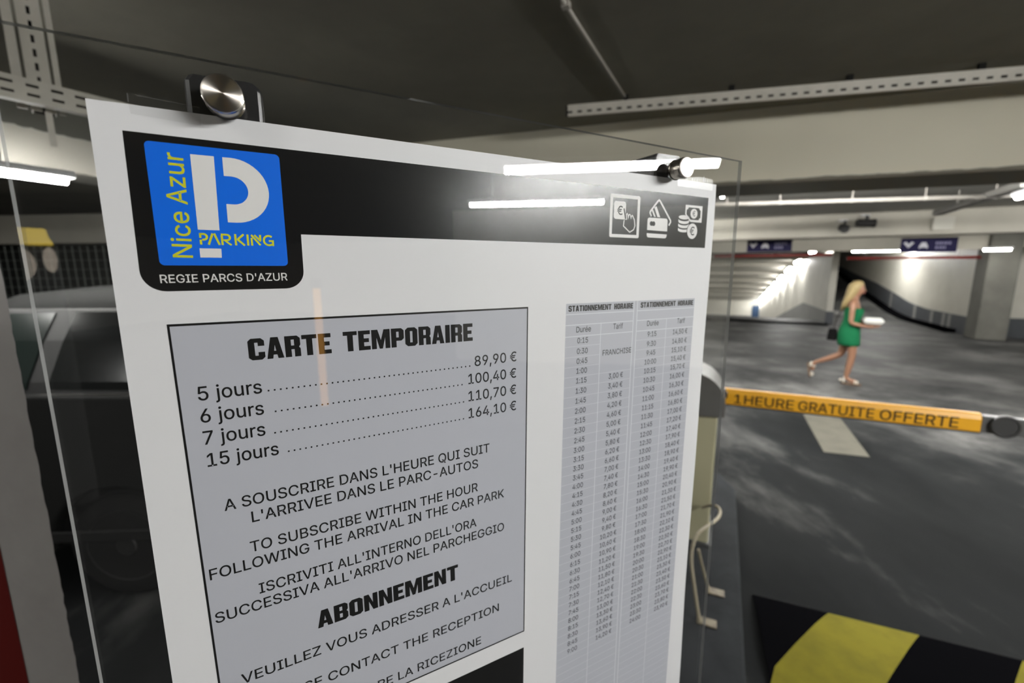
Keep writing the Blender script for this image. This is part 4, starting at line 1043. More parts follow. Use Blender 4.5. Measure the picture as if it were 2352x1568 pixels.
for word, x0, x1 in (('1', 1685, 1700), ('HEURE', 1708, 1822), ('GRATUITE', 1833, 2009), ('OFFERTE', 2023, 2207)):
    mb = MB()
    write(mb, face, word, (on_px(x0), .0135), (on_px(x1), .0135), .056, 'bold')
    mb.build('arm_word', M['barrier_ink'], arm)
mb = MB(); mb.box(a0 - UP * .006 + an * .004, ad * AL, an * .042, UP * .007)
mb.build('rubber_lip', M['dark_plastic'], arm)
mb = MB(); mb.box(a0 + ad * (AL + .002) + an * .008 + UP * .0, ad * .17, an * .034, UP * .09)
hp = mb.build('hinge_plate', M['grey_plastic'], bar, bevel=.004)
mb = MB(); mb.lathe(a0 + ad * (AL + .088) + an * .042 + UP * .046, an, [(0, .058), (.016, .058), (.02, .052), (.02, .046), (.016, .045), (.016, .001)], 40)
mb.build('hinge_disc', M['dark_plastic'], hp)
arm_prism(a0 + ad * (AL + .174), 1.3, AH).build('arm', M['barrier_yellow'], bar, bevel=.004)
mb = MB(); mb.box(a0 - UP * .006 + an * .004 + ad * (AL + .174), ad * 1.3, an * .042, UP * .007)
mb.build('rubber_lip', M['dark_plastic'], bar)
# cabinet and motor hood
cc = Vector((1.15, 2.67, 0))
hw = .155
ca = -ad; cb = -an
def cxy(x, y, z): return cc + ad * x + an * (-y) + UP * z
mb = MB()
mb.hexa([cxy(-hw, -.17, .05), cxy(hw, -.17, .05), cxy(hw, .17, .05), cxy(-hw, .17, .05), cxy(-hw, -.17, .86), cxy(hw, -.17, .90), cxy(hw, .17, .90), cxy(-hw, .17, .86)])
cab = mb.build('cabinet', M['cream'], bar, bevel=.012, seg=3)
mb = MB(); mb.box(cxy(-hw - .02, -.19, .05), ad * .35, -an * .38, UP * .02)
mb.build('base_flange', M['dark_plastic'], cab)
mb = MB()
prof = [(-.19, .88), (.185, .90)] + [(.0 + .19 * math.cos(R(a)), .97 + .19 * math.sin(R(a))) for a in range(0, 181, 12)]
prof = [(-.19, .875)] + [(-.19 + .38, .895)] + [(.19 * math.cos(R(a)), .965 + .185 * math.sin(R(a))) for a in range(0, 181, 12)]
mb.prism([cxy(x, -.19, z) for x, z in prof], -an * .38)
mb.build('motor_hood', M['hood_grey'], bar, bevel=.02, seg=3)
mb = MB(); mb.lathe(cxy(.16, 0, .985), ad, [(0, .04), (.035, .04), (.035, .02), (.045, .02)], 20)
mb.build('drive_shaft', M['dark_plastic'], bar)

# bent tube guard in front of the barrier cabinet
hoop = thing('tube_guard', (0.93, 1.9, .05), 'bent cream steel tube guard bolted to the kerb beside the barrier cabinet', 'guard rail')
def sp(px, py, Yd): return at(px, py, Yd)
pts = [sp(1607, 1432, 1.86), sp(1603, 1405, 1.87), sp(1595, 1350, 1.90), sp(1588, 1290, 1.95), sp(1592, 1250, 2.00), sp(1606, 1222, 2.05), sp(1630, 1205, 2.12), sp(1648, 1190, 2.2), sp(1654, 1176, 2.27), sp(1648, 1164, 2.34), sp(1632, 1160, 2.4), sp(1612, 1166, 2.42)]
pts[0].z = .055
def smooth_path(p, n=5):
    out = []
    for i in range(len(p) - 1):
        p0, p1, p2, p3 = p[max(i - 1, 0)], p[i], p[i + 1], p[min(i + 2, len(p) - 1)]
        for k in range(n):
            t = k / n
            out.append(0.5 * ((2 * p1) + (p2 - p0) * t + (2 * p0 - 5 * p1 + 4 * p2 - p3) * t * t + (3 * p1 - p0 - 3 * p2 + p3) * t ** 3))
    out.append(p[-1]); return out
MB().tube(smooth_path(pts), .0085, 12).build('bent_tube', M['cream_tube'], hoop, smooth=True)
q0 = sp(1604, 1262, 2.0)
q1 = Vector((1.055, 2.06, .055))
MB().tube(smooth_path([q0, sp(1610, 1290, 2.03), sp(1617, 1316, 2.06), q1]), .008, 10).build('brace_tube', M['cream_tube'], hoop, smooth=True)
for p in (pts[0], q1):
    MB().cbox(Vector((p.x + .03, p.y - .005, .054)), ad * .09, an * .05, UP * .008).build('foot_plate', M['plate'], hoop, bevel=.002)

# ---------------------------------------------------------------- lamps
def ceiling_lamp(c, d, label, L=1.5, group=None, hang=None, wd=.06, glow='tube'):
    c, d = Vector(c), Vector(d).normalized()
    q = d.cross(UP).normalized()
    n_ = UP if abs(d.z) < .01 else q.cross(d).normalized()
    if n_.z < 0: n_ = -n_
    t = thing('ceiling_lamp', c, label, 'lamp', group)
    prof = [(-.5, .1), (-.5, .38), (-.3, .62), (.3, .62), (.5, .38), (.5, .1)]
    mb = MB()
    mb.prism([c - d * (L / 2 + .03) + q * (x * wd * 1.5) + n_ * (z * wd * 1.3) for x, z in prof], d * (L + .06))
    mb.build('lamp_housing', M['housing'], t)
    mb = MB()
    prof = [(.5 * math.cos(R(a)), .1 + .62 * math.sin(R(a))) for a in range(180, 361, 30)]
    mb.prism([c - d * L / 2 + q * (x * wd) + n_ * (z * wd) for x, z in prof], d * L)
    mb.build('tube_cover', M[glow], t)
    if hang:
        for k in (-1, 1):
            p = c + d * (k * L * .33) + n_ * (.5 * wd)
            MB().tube([p, Vector((p.x, p.y, hang))], .004, 6).build('hanger_rod', M['housing'], t)
    return t
ceiling_lamp((2.75, -0.62, 2.5), US, 'fluorescent batten lamp hanging right of the viewer, mirrored brightest in the acrylic sheet', hang=CEIL, wd=.075, glow='tube_bright')
ceiling_lamp((3.95, -1.97, 2.5), US, 'fluorescent batten lamp mirrored as a thin white bar on the black poster header', hang=CEIL, glow='tube_bright')
pL = at(168, 414, 2.72)
ceiling_lamp(pL - US * .78, US, 'bright fluorescent batten lamp left of the poster under the painted beam', hang=CEIL, glow='tube_mid')
ceiling_lamp((1.98, 4.25, 2.56), US, 'fluorescent batten lamp hidden behind the top right corner of the poster', hang=CEIL, glow='tube_bright')
pR = at(2334, 452, 4.45)
ceiling_lamp(pR - US * .78, US, 'fluorescent batten lamp at the right edge of the picture beyond the large beam', hang=CEIL)
for k, (s, t_) in enumerate(((5.5, 0.9), (5.4, 2.8), (5.2, 4.8), (6.2, -2.8), (8.2, 7.2), (9.2, -1.6), (9.2, -3.6))):  # extra lamps kept out of sight to brighten this bay
    ceiling_lamp(lane(s, t_, 2.60), VS, 'unseen fluorescent batten lamp added to brighten the bay behind the near beam', group='added unseen lamps in the bay behind the near beam', hang=CEIL, glow='tube_bright')
ceiling_lamp((-2.75, 5.4, 2.6), US, 'unseen fluorescent batten lamp added to brighten the bay beyond the left beam', hang=CEIL)  # added fill lamp, hidden by the poster, for the dark left bay
for k, (s, t_) in enumerate(((13.2, .4), (13.2, 3.2), (13.2, 7.2))):  # unseen fill lamps added behind the middle beam for the far zone
    ceiling_lamp(lane(s, t_, 2.79), VS, 'unseen flush fluorescent lamp added to brighten the hall before the ramp openings', group='added unseen flush lamps in front of the ramp openings', glow='tube_dim')
ceiling_lamp(lane(8.5, 8.5, 2.6), US, 'unseen fluorescent lamp added right of the walkway to brighten its floor', hang=CEIL)  # added out of frame to lift the light around the woman
ceiling_lamp((-0.9, -1.6, 2.78), US, L=.9, label='unseen flush fluorescent lamp added above and behind the viewer to light the poster', glow='tube_dim')  # added fill light for the left part of the poster
ceiling_lamp(lane(-3.0, -3.2, 2.55), US, 'unseen fluorescent lamp added behind the viewer on the left to light the poster', hang=CEIL)  # unseen extra lamp, put in to light the poster from behind the viewer
p = on_plane(2024, 577, lane(20.5, 0), US); ceiling_lamp(p + UP * .04, VS, 'small distant lamp above the right red bar over the upward ramp', L=1.7, wd=.09)
p = on_plane(1866, 580, lane(17.8, 0), US); ceiling_lamp(p + UP * .03, US, 'small distant lamp above the red bar at the top of the tunnel wall', L=.8, wd=.08)
p = on_plane(2290, 577, lane(14.2, 0), US); ceiling_lamp(p + UP * .05, VS, 'distant lamp above the grey concrete column', L=.45, wd=.07, glow='tube_dim')
NL = 8
for k in range(NL):
    s = 23.0 + 3.05 * k
    z0, z1 = tun_c(s - .8) - .1, tun_c(s + .8) - .1
    a, b = lane(s - .8, T_DIV - .22, z0), lane(s + .8, T_DIV - .22, z1)
    ceiling_lamp((a + b) / 2, b - a, 'lamp in the diagonal row along the right side of the downward ramp', L=1.5, wd=.07, group='row of lamps down the ramp')
for k in range(4):  # added row out of sight, lighting the ramp wall and ceiling
    s = 21.5 + 5.5 * k
    z0, z1 = tun_c(s - .8) - .1, tun_c(s + .8) - .1
    a, b = lane(s - .8, -3.4, z0), lane(s + .8, -3.4, z1)
    ceiling_lamp((a + b) / 2, b - a, 'unseen lamp added along the left of the downward ramp to brighten it', group='added unseen left row of lamps down the ramp', glow='tube_bright')
for k in range(7):
    m_ = rib(21.6 + 3.05 * k)
    structure(m_.build('trim_tunnel_rib', M['lintel']))

# ---------------------------------------------------------------- cable trays, conduit, pipes
def slotted_tray(name, a, b, face_n, h, depth, slot, pitch, rows, label, nm='cable_tray', under=True, end_cap=False):
    """perforated metal tray from a to b; face_n points to the viewer, h is the height of the face"""
    a, b, f = Vector(a), Vector(b), Vector(face_n).normalized()
    d = (b - a).normalized(); L = (b - a).length
    up = f.cross(d).normalized()
    t = thing(nm, a, label, 'cable tray')
    mb = MB()
    th = .0025
    # face plate cut by the slots: horizontal bands and webs between the slots
    edges = [0.0]
    for r in rows: edges += [r * h - slot[1] / 2, r * h + slot[1] / 2]
    edges.append(h)
    for i in range(0, len(edges), 2):
        mb.box(a + up * edges[i], d * L, f * th, up * (edges[i + 1] - edges[i]))
    n = int(L / pitch)
    for r in rows:
        for k in range(n + 1):
            x0 = k * pitch + slot[0]
            x1 = min(L, (k + 1) * pitch)
            if x1 > x0:
                mb.box(a + d * x0 + up * (r * h - slot[1] / 2), d * (x1 - x0), f * th, up * slot[1])
    mb.build('slotted_face', M['tray'], t)
    mb = MB()
    mb.box(a + up * h, d * L, -f * depth, up * th)
    mb.box(a, d * L, -f * depth, -up * th)
    mb.build('flange', M['tray'], t)
    mb = MB(); mb.box(a - f * depth + up * .004, d * L, -f * th, up * (h - .008))
    mb.build('back_plate', M['dark_gap'], t)
    return t, d, up, f
# long tray under the ceiling above the near beam
ta = Vector((0.365, 3.02, 2.742)); tb = Vector((3.6, 2.26, 2.742))
td = (tb - ta).normalized(); tn = Vector((td.y, -td.x, 0))
if tn.y > 0: tn = -tn
tr, d_, u_, f_ = slotted_tray('t', ta, tb, (tn - UP * .28), .062, .06, (.030, .012), .062, (.36,), 'long perforated cable tray under the ceiling above the pale beam, upper right')
MB().box(ta - d_ * .012 - f_ * .05, d_ * .012, f_ * .06, u_ * .06).build('end_cap', M['dark_gap'], tr)
for k in range(5):
    p = ta + td * (.35 + .62 * k)
    MB().box(p + UP * .06 - tn * .02, td * .03, -tn * .02, UP * .055).build('hanger_strap', M['dark_gap'], tr)
# tray on the left with its upright
la, lb = at(-60, 222, 1.62), at(330, 312, 2.02)
la.z = lb.z = 2.372
ln = Vector((US.y, -US.x, 0))
tl, d_, u_, f_ = slotted_tray('t', la, lb, (lb - la).cross(UP), .078, .04, (.034, .010), .066, (.3, .72), 'short white double-slotted cable tray left of the poster corner')
ua = at(128, 262, 1.86); ub = Vector((ua.x, ua.y, CEIL))
tu, d2, u2, f2 = slotted_tray('t', ua + UP * .0, ub, Vector((.72, -.69, 0)), .062, .05, (.028, .010), .05, (.5,), 'upright slotted channel hanging from the ceiling at the top left')
MB().box(ua - f2 * .004 + u2 * .075, UP * (CEIL - ua.z), f2 * .008, u2 * .028).build('side_rail', M['tray'], tu)
MB().box(ua - f2 * .004 - u2 * .03, UP * (CEIL - ua.z), f2 * .008, u2 * .018).build('side_rail', M['tray'], tu)
MB().box(ua - UP * .13 + u2 * .01 + f2 * .012, UP * .13, f2 * .006, u2 * .02).build('clamp_strap', M['tray'], tu)
# conduit on the ceiling
cA, cB = Vector((0.215, 1.98, CEIL - .012)), Vector((0.825, 3.17, CEIL - .012))
cd_ = (cB - cA).normalized()
ct = thing('ceiling_conduit', cA, 'thin pale conduit clipped along the dark ceiling towards the long tray', 'conduit')
MB().tube([cA - cd_ * .9, cB], .008, 10).build('conduit_tube', M['pipe'], ct, smooth=True)
for q in (.02, 1.26):
    MB().cbox(cA + cd_ * q, cd_ * .03, Vector((cd_.y, -cd_.x, 0)) * .034, UP * .022).build('clip', M['pipe'], ct)
# pipe beyond the near beam
pa, pb = at(1560, 472, 5.95), at(2330, 449, 5.2)
pp = thing('ceiling_pipe', pa, 'long straight pale pipe under the ceiling behind the large beam', 'pipe')
MB().tube([pa, pb], .022, 12).build('pipe_tube', M['pipe'], pp, smooth=True)
for q in (.16, .33, .55, .76, .95):
    c_ = pa.lerp(pb, q)
    MB().tube([c_, Vector((c_.x, c_.y, CEIL))], .006, 6).build('hanger_rod', M['pipe'], pp)
    MB().lathe(c_ - (pb - pa).normalized() * .012, (pb - pa), [(0, .028), (.024, .028)], 12).build('pipe_clip', M['pipe'], pp)
ra, rb = at(2165, 494, 6.6), at(2380, 428, 4.6)
t = thing('ceiling_duct', ra, 'grey cable duct running diagonally to the lamp at the right edge', 'cable duct')
rd = rb - ra
MB().box(ra, rd, Vector((rd.y, -rd.x, 0)).normalized() * .12, UP * .07).build('duct_body', M['tray_grey'], t, bevel=.006)
for q in (.2, .8):
    c_ = ra.lerp(rb, q)
    MB().tube([c_ + UP * .05, Vector((c_.x, c_.y, CEIL))], .006, 6).build('hanger_rod', M['pipe'], t)

# ---------------------------------------------------------------- hanging signs, red bars, cameras
def hanging_sign(pa, pb, label, top_z):
    d = pb - pa; d.z = 0; L = d.length; d.normalize()
    n_ = Vector((d.y, -d.x, 0))
    if n_.y > 0: n_ = -n_
    h = top_z - min(pa.z, pb.z)
    o = Vector((pa.x, pa.y, top_z - h))
    t = thing('direction_sign', o, label, 'sign', 'navy direction signs hung before the ramps')
    MB().box(o, d * L, -n_ * .03, UP * h).build('sign_panel', M['sign_navy'], t, bevel=.006)
    F_ = lambda u, v: o + n_ * .004 + d * (u * L) + UP * (v * h)
    mb = MB()
    mb.flat([F_(*p) for p in [(.04, .66), (.14, .30), (.24, .66), (.19, .74), (.14, .56), (.09, .74)]])
    mb.build('arrow', M['sign_white'], t)
    mb = MB()                                              # little car seen from the front
    mb.flat([F_(*p) for p in [(.33, .40), (.33, .26), (.36, .26), (.36, .32), (.46, .32), (.46, .26), (.49, .26), (.49, .44), (.47, .52), (.45, .68), (.37, .68), (.35, .52), (.33, .44)]])
    mb.build('car_symbol', M['sign_white'], t)
    mb = MB()
    for r, (v, words) in enumerate(((.60, (.045, .03, .05, .04, .055, .06)), (.30, (.06, .04, .05, .045)))):
        u = .62
        for w_ in words:
            mb.flat([F_(u, v - .08), F_(u + w_ * .72, v - .08), F_(u + w_ * .72, v + .10), F_(u, v + .10)])
            u += w_
    mb.build('blurred_lettering', M['sign_grey'], t)
    for q in (.12, .88):
        c_ = o + d * (L * q) + UP * h
        MB().tube([c_, c_ + UP * (CEIL - c_.z)], .005, 6).build('hanger_rod', M['pipe'], t)
    return t
sA, sB = on_plane(1715, 577, lane(12.1, 0), US), on_plane(1818, 577, lane(12.1, 0), US)
hanging_sign(sA, sB, 'small navy hanging sign with down arrow, left one, before the downward ramp', sA.z + .285)
sA, sB = on_plane(2067, 578, lane(11.6, 0), US), on_plane(2197, 578, lane(11.6, 0), US)
hanging_sign(sA, sB, 'larger navy hanging sign with down arrow, right one, before the upward ramp', sA.z + .27)
for (x0, x1, y0, lab) in ((1640, 1911, 587, 'long red height bar across the downward ramp opening'), (1946, 2252, 592, 'red height bar in front of the white wall of the upward ramp')):
    a, b = on_plane(x0, y0, lane(15.3, 0), US), on_plane(x1, y0, lane(15.3, 0), US)
    z = (a.z + b.z) / 2
    t = thing('height_limit_bar', a, lab, 'height bar')
    a.z = b.z = z
    MB().tube([a, b], .038, 12).build('red_tube', M['red_paint'], t, smooth=True)
    for q in (.15, .85):
        c_ = a.lerp(b, q)
        MB().tube([c_, Vector((c_.x, c_.y, 2.28))], .008, 6).build('chain', M['pipe'], t)
def camera_box(p, d, label, L=.2, r=.055):
    t = thing('security_camera', p, label, 'security camera')
    d = Vector(d).normalized()
    MB().lathe(p - d * L / 2, d, [(0, r * .8), (.01, r), (L - .05, r), (L - .03, r * 1.15), (L, r * 1.1), (L - .01, r * .7), (L - .012, .001)], 18).build('camera_body', M['camera_black'], t)
    MB().box(p - d * .02 + UP * r * .6, d * .04, VS * .03, UP * .10).build('bracket', M['camera_black'], t)
    MB().box(p - VS * .06 + UP * (r * .6 + .09), VS * .12, US * .22, UP * .03).build('arm_bracket', M['housing'], t)
    return t
camera_box(on_plane(1937, 524, lane(10.5, 0), US), (-.25, -1, -.3), 'small black security camera on the beam, the left one of two', L=.16, r=.07)
camera_box(on_plane(1988, 512, lane(10.5, 0), US), (1.0, -.35, -.05), 'longer black security camera on the beam, right of its twin', L=.30, r=.07)
p = on_plane(2136, 530, lane(10.73, 0), US); q = on_plane(2186, 528, lane(10.73, 0), US)
t = thing('junction_box', p, 'pale square junction box on the beam above the right navy sign', 'junction box')
MB().box(p, VS * (q - p).length, -US * .09, UP * .24).build('box_body', M['white_wall'], t, bevel=.012)
MB().tube([p + VS * .05 + UP * .24 - US * .04, Vector((p.x, p.y, CEIL)) + VS * .05 - US * .04], .012, 8).build('cable_tube', M['pipe'], t)

# ---------------------------------------------------------------- wire mesh enclosure behind the car
mf = thing('mesh_fence', (-7, 6.4, 0), 'dark square-wire mesh enclosure in the background behind the silver car', 'fence')
mo = Vector((-10.2, 7.1, 0)); md = Vector((1, -.14, 0)).normalized(); mn_ = Vector((-.14, -1, 0)).normalized(); ML = 6.6; MH = 2.12
mb = MB()
st_ = .135
for k in range(int(ML / st_) + 1):
    mb.box(mo + md * (k * st_), md * .012, mn_ * .008, UP * MH)
for k in range(int(MH / st_) + 1):
    mb.box(mo + UP * (k * st_) + mn_ * .008, md * ML, mn_ * .008, UP * .012)
mb.build('wire_mesh', M['mesh_wire'], mf)
for k in range(4):
    MB().box(mo + md * (k * 2.18) + mn_ * .0, md * .05, -mn_ * .05, UP * MH).build('fence_post', M['mesh_wire'], mf)
mb = MB(); mb.box(mo - mn_ * .9, md * ML, -mn_ * .1, UP * 2.3)
structure(mb.build('wall_enclosure', M['dark_wall']))
mb = MB(); mb.box(mo + UP * 2.14 + mn_ * .05, md * (ML + .5), -mn_ * .3, UP * .42)
structure(mb.build('trim_beam_enclosure', M['lintel'], bevel=.01))

# ---------------------------------------------------------------- the silver car behind the board
car = thing('car', (-1.4, 2.85, 0), 'silver grey hatchback with dark windows parked left behind the poster', 'car')
CX0, CYN = -3.0, 2.0                                        # rear end, near side
cdx = Vector((.998, .06, 0)).normalized(); cdy = Vector((-.06, .998, 0)).normalized()
def K(x, y, z): return Vector((CX0, CYN, 0)) + cdx * x + cdy * y + UP * z
LN, WD = 3.32, 1.58
def arch(cx, r, a0=180, a1=0, n=12): return [(cx + r * math.cos(R(a0 + (a1 - a0) * k / n)), .30 + r * math.sin(R(a0 + (a1 - a0) * k / n))) for k in range(n + 1)]
W1, W2, AR = .95, 2.72, .345
side = [(.05, .34), (.02, .50), (.0, .80), (.03, 1.10)] + [(.06, 1.16), (1.2, 1.13), (2.35, 1.08), (2.75, 1.0), (3.15, .86), (3.29, .74), (3.32, .5), (3.28, .28)] + [(W2 + AR + .02, .26)] + arch(W2, AR, 0, 180) + [(W2 - AR - .02, .24), (W1 + AR + .02, .24)] + arch(W1, AR, 0, 180) + [(W1 - AR - .02, .28)]
rings = []
for y, k, dz in ((0.05, .985, 0.02), (0.0, 1.0, 0.0), (WD, 1.0, 0.0), (WD - .05, .985, .02)):
    rings.append((y, k, dz))
mb = MB()
mb.prism([K(x, 0, z) for x, z in side], cdy * WD)
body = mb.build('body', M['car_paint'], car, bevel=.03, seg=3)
mb = MB(); mb.box(K(.06, .06, .30), cdx * (LN - .12), cdy * (WD - .12), UP * .4)
mb.build('wheel_well', M['trim_black'], car)
# greenhouse
def gh(z, x0, x1, inset, c=.0):
    n = 10
    r = []
    y0, y1 = inset, WD - inset
    for k in range(n + 1): r.append(K(x0 + (x1 - x0) * k / n, y0 + (.05 if k in (0, n) else 0) - c * math.sin(math.pi * k / n), z + .02 * math.sin(math.pi * k / n) * (z > 1.4)))
    for k in range(n + 1): r.append(K(x1 - (x1 - x0) * k / n, y1 - (.05 if k in (0, n) else 0) + c * math.sin(math.pi * k / n), z + .02 * math.sin(math.pi * k / n) * (z > 1.4)))
    return r
mb = MB()
mb.loft([gh(1.10, .05, 2.62, .03), gh(1.20, .07, 2.45, .05), gh(1.40, .12, 2.1, .12), gh(1.55, .22, 1.85, .19), gh(1.62, .36, 1.68, .27), gh(1.655, .6, 1.45, .42)])
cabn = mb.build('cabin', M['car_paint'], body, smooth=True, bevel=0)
def yside(z):
    prof = [(1.10, .03), (1.20, .05), (1.40, .12), (1.55, .19), (1.62, .27)]
    for (z0, y0), (z1, y1) in zip(prof, prof[1:]):
        if z <= z1: return y0 + (y1 - y0) * (z - z0) / (z1 - z0) - .006
def side_pane(name, poly, m_, off, parent):
    # a pane that follows the curved side of the cabin
    zs = sorted(set([z for x, z in poly] + [1.2, 1.3, 1.4, 1.48, 1.55]))
    zs = [z for z in zs if min(q[1] for q in poly) + .002 <= z <= max(q[1] for q in poly) - .002]
    zs = [min(q[1] for q in poly) + .002] + zs + [max(q[1] for q in poly) - .002]
    rows = []
    for z in zs:
        xs = []
        for (x0, z0), (x1, z1) in zip(poly, poly[1:] + poly[:1]):
            if (z0 - z) * (z1 - z) <= 0 and z0 != z1:
                xs.append(x0 + (x1 - x0) * (z - z0) / (z1 - z0))
        a_, b_ = min(xs), max(xs)
        rows.append([K(a_, yside(z) - off, z), K(b_, yside(z) - off, z), K(b_, yside(z) - off + .006, z), K(a_, yside(z) - off + .006, z)])
    return MB().loft(rows).build(name, m_, parent)
side_pane('window_surround', [(.12, 1.15), (2.42, 1.115), (2.12, 1.43), (1.95, 1.555), (.36, 1.555), (.22, 1.48)], M['trim_black'], .006, body)
side_pane('rear_quarter_window', [(.18, 1.165), (.60, 1.165), (.67, 1.535), (.40, 1.535), (.28, 1.48)], M['car_glass_green'], .012, car)
side_pane('rear_side_window', [(.70, 1.165), (1.40, 1.15), (1.40, 1.54), (.77, 1.54)], M['car_glass'], .012, car)
side_pane('front_side_window', [(1.46, 1.15), (2.34, 1.13), (2.06, 1.42), (1.90, 1.54), (1.46, 1.54)], M['car_glass'], .012, car)
mb = MB(); mb.box(K(.10, .012, 1.125), cdx * 2.3, cdy * .02, UP * .018 - cdx * .0)
mb.build('window_sill_strip', M['chrome_dull'], car)
mb = MB(); mb.box(K(.04, -.012, .36), cdx * 3.2, cdy * .02, UP * .05)
mb.build('side_strip', M['trim_black'], car)
mb = MB()
mb.prism([K(2.585, .13, 1.12), K(2.585, WD - .13, 1.12), K(1.86, WD - .27, 1.55), K(1.86, .27, 1.55)], Vector((.012, 0, .012)))
mb.build('windscreen', M['car_glass'], car)
mb = MB()
mb.prism([K(.05, .2, 1.15), K(.05, WD - .2, 1.15), K(.2, WD - .3, 1.53), K(.2, .3, 1.53)], Vector((-.012, 0, .006)))
mb.build('rear_window', M['car_glass_green'], car)
for wx in (W1, W2):
    for yy, s_ in ((.03, 1), (WD - .03, -1)):
        mb = MB()
        mb.lathe(K(wx, yy, .30), cdy * s_, [(.0, .20), (.0, .27), (.02, .295), (.16, .295), (.18, .27), (.18, .15)], 32)
        wl = mb.build('wheel', M['tyre'], car, smooth=True)
        mb = MB(); mb.lathe(K(wx, yy, .30), cdy * s_, [(-.004, .002), (-.006, .05), (.006, .06), (.004, .18), (-.002, .20), (.03, .205), (.05, .19)], 32)
        mb.build('wheel_rim', M['rim'], wl)
mb = MB(); mb.box(K(1.62, -.02, .92), cdx * .16, cdy * .02, UP * .028)
mb.build('door_handle', M['car_paint'], body, bevel=.006)
mb = MB(); mb.box(K(.0 - .012, .06, .82), cdx * .02, cdy * .14, UP * .28)
mb.build('tail_lamp', M['red_paint'], body, bevel=.006)
mb = MB(); mb.box(K(3.25, .1, .62), cdx * .06, cdy * .26, UP * .12)
mb.build('headlamp', M['housing'], body, bevel=.01)
mb = MB(); mb.box(K(2.18, -.12, 1.08), cdx * .10, cdy * .16, UP * .11)
mb.build('wing_mirror', M['car_paint'], body, bevel=.02)

# ---------------------------------------------------------------- the walking woman
foot = on_floor(1946, 882)
fw = Vector((.79, -.61, 0)).normalized(); lf = Vector((-fw.y, fw.x, 0))
PS = 1.0
def W_(x, y, z): return foot + (fw * (x - .05) + lf * (y + .075) + UP * z) * PS
woman = thing('person', W_(0, 0, 0), 'blond woman in a short green strapless dress walking right, holding a white food box', 'person')
def skin_mesh(name, nodes, edges, m_, parent, sub=2):
    me = bpy.data.meshes.new(name)
    me.from_pydata([tuple(W_(*n[:3])) for n in nodes], edges, [])
    o = bpy.data.objects.new('tmp', me); C.objects.link(o)
    sk_ = o.modifiers.new('skin', 'SKIN'); sk_.use_smooth_shade = True
    for i, n in enumerate(nodes):
        sv = me.skin_vertices[0].data[i]
        r_ = n[3] if isinstance(n[3], tuple) else (n[3], n[3])
        sv.radius = (r_[0] * PS, r_[1] * PS)
        sv.use_root = (i == 0)
    ss = o.modifiers.new('sub', 'SUBSURF'); ss.levels = sub; ss.render_levels = sub
    dg = bpy.context.evaluated_depsgraph_get(); dg.update()
    nm = bpy.data.meshes.new_from_object(o.evaluated_get(dg))
    bpy.data.objects.remove(o)
    nm.name = name
    o = bpy.data.objects.new(name, nm); C.objects.link(o)
    nm.materials.clear(); nm.materials.append(m_)
    for p in nm.polygons: p.use_smooth = True
    o.parent = parent; o.matrix_parent_inverse = parent.matrix_world.inverted()
    return o
N_ = []; E_ = []
def node(x, y, z, r, prev=None):
    N_.append((x, y, z, r)); i = len(N_) - 1
    if prev is not None: E_.append((prev, i))
    return i
pel = node(0, 0, .85, .115)
bel = node(.005, 0, .98, .095, pel); che = node(.015, 0, 1.12, .105, bel); upc = node(.01, 0, 1.235, .085, che)
nkb = node(.0, 0, 1.315, .048, upc); nk = node(.018, 0, 1.365, .043, nkb); hd = node(.04, 0, 1.435, .068, nk); hd2 = node(.042, 0, 1.49, .082, hd); hd3 = node(.03, 0, 1.545, .062, hd2)
nose = node(.132, 0, 1.452, .010, hd)
for sgn, pts_ in ((-1, [(.015, .80, .09), (.045, .62, .074), (.062, .44, .05), (.045, .31, .05), (.02, .10, .031)]), (1, [(-.005, .80, .09), (-.04, .62, .072), (-.075, .44, .05), (-.20, .365, .048), (-.40, .265, .030)])):
    pr = pel
    for x, z, r in pts_: pr = node(x, sgn * .078, z, r, pr)
    if sgn < 0:
        f1 = node(.08, -.078, .065, (.034, .026), pr); node(.165, -.082, .045, (.034, .018), f1)
    else:
        f1 = node(-.425, .078, .20, (.034, .026), pr); node(-.415, .08, .125, (.034, .018), f1)
for sgn, sh, el, wr in ((-1, (.0, 1.275), (-.005, .965), (.20, .915)), (1, (.0, 1.275), (.03, .985), (.22, .925))):
    s1 = node(sh[0], sgn * .145, sh[1], .045, upc); s2 = node(sh[0] - .005, sgn * .185, sh[1] - .09, .040, s1)
    e1 = node(el[0], sgn * .20, el[1], .033, s2)
    m1 = node((el[0] + wr[0]) / 2, sgn * .17, (el[1] + wr[1]) / 2 - .004, .030, e1)
    w1 = node(wr[0], sgn * .12, wr[1], .020, m1)
    pm = node(wr[0] + .055, sgn * .10, wr[1] + .0, (.032, .014), w1)
    for k, ln_ in enumerate((.052, .060, .058, .046)):
        o_ = (k - 1.5) * .017
        fa = node(wr[0] + .085, sgn * .10 + o_, wr[1] + .004, .0085, pm)
        fb = node(wr[0] + .085 + ln_ * .6, sgn * .098 + o_, wr[1] + .008, .008, fa)
        node(wr[0] + .085 + ln_, sgn * .096 + o_, wr[1] + .022, .007, fb)
    th_ = node(wr[0] + .045, sgn * .10 - sgn * .036, wr[1] + .018, .010, pm); node(wr[0] + .075, sgn * .10 - sgn * .05, wr[1] + .036, .008, th_)
figure = skin_mesh('body', N_, E_, M['skin'], woman)
def ering(cx, cy, z, rx, ry, n=24, tilt=0): return [W_(cx + rx * math.cos(2 * math.pi * k / n), cy + ry * math.sin(2 * math.pi * k / n), z + tilt * math.cos(2 * math.pi * k / n)) for k in range(n)]
mb = MB()
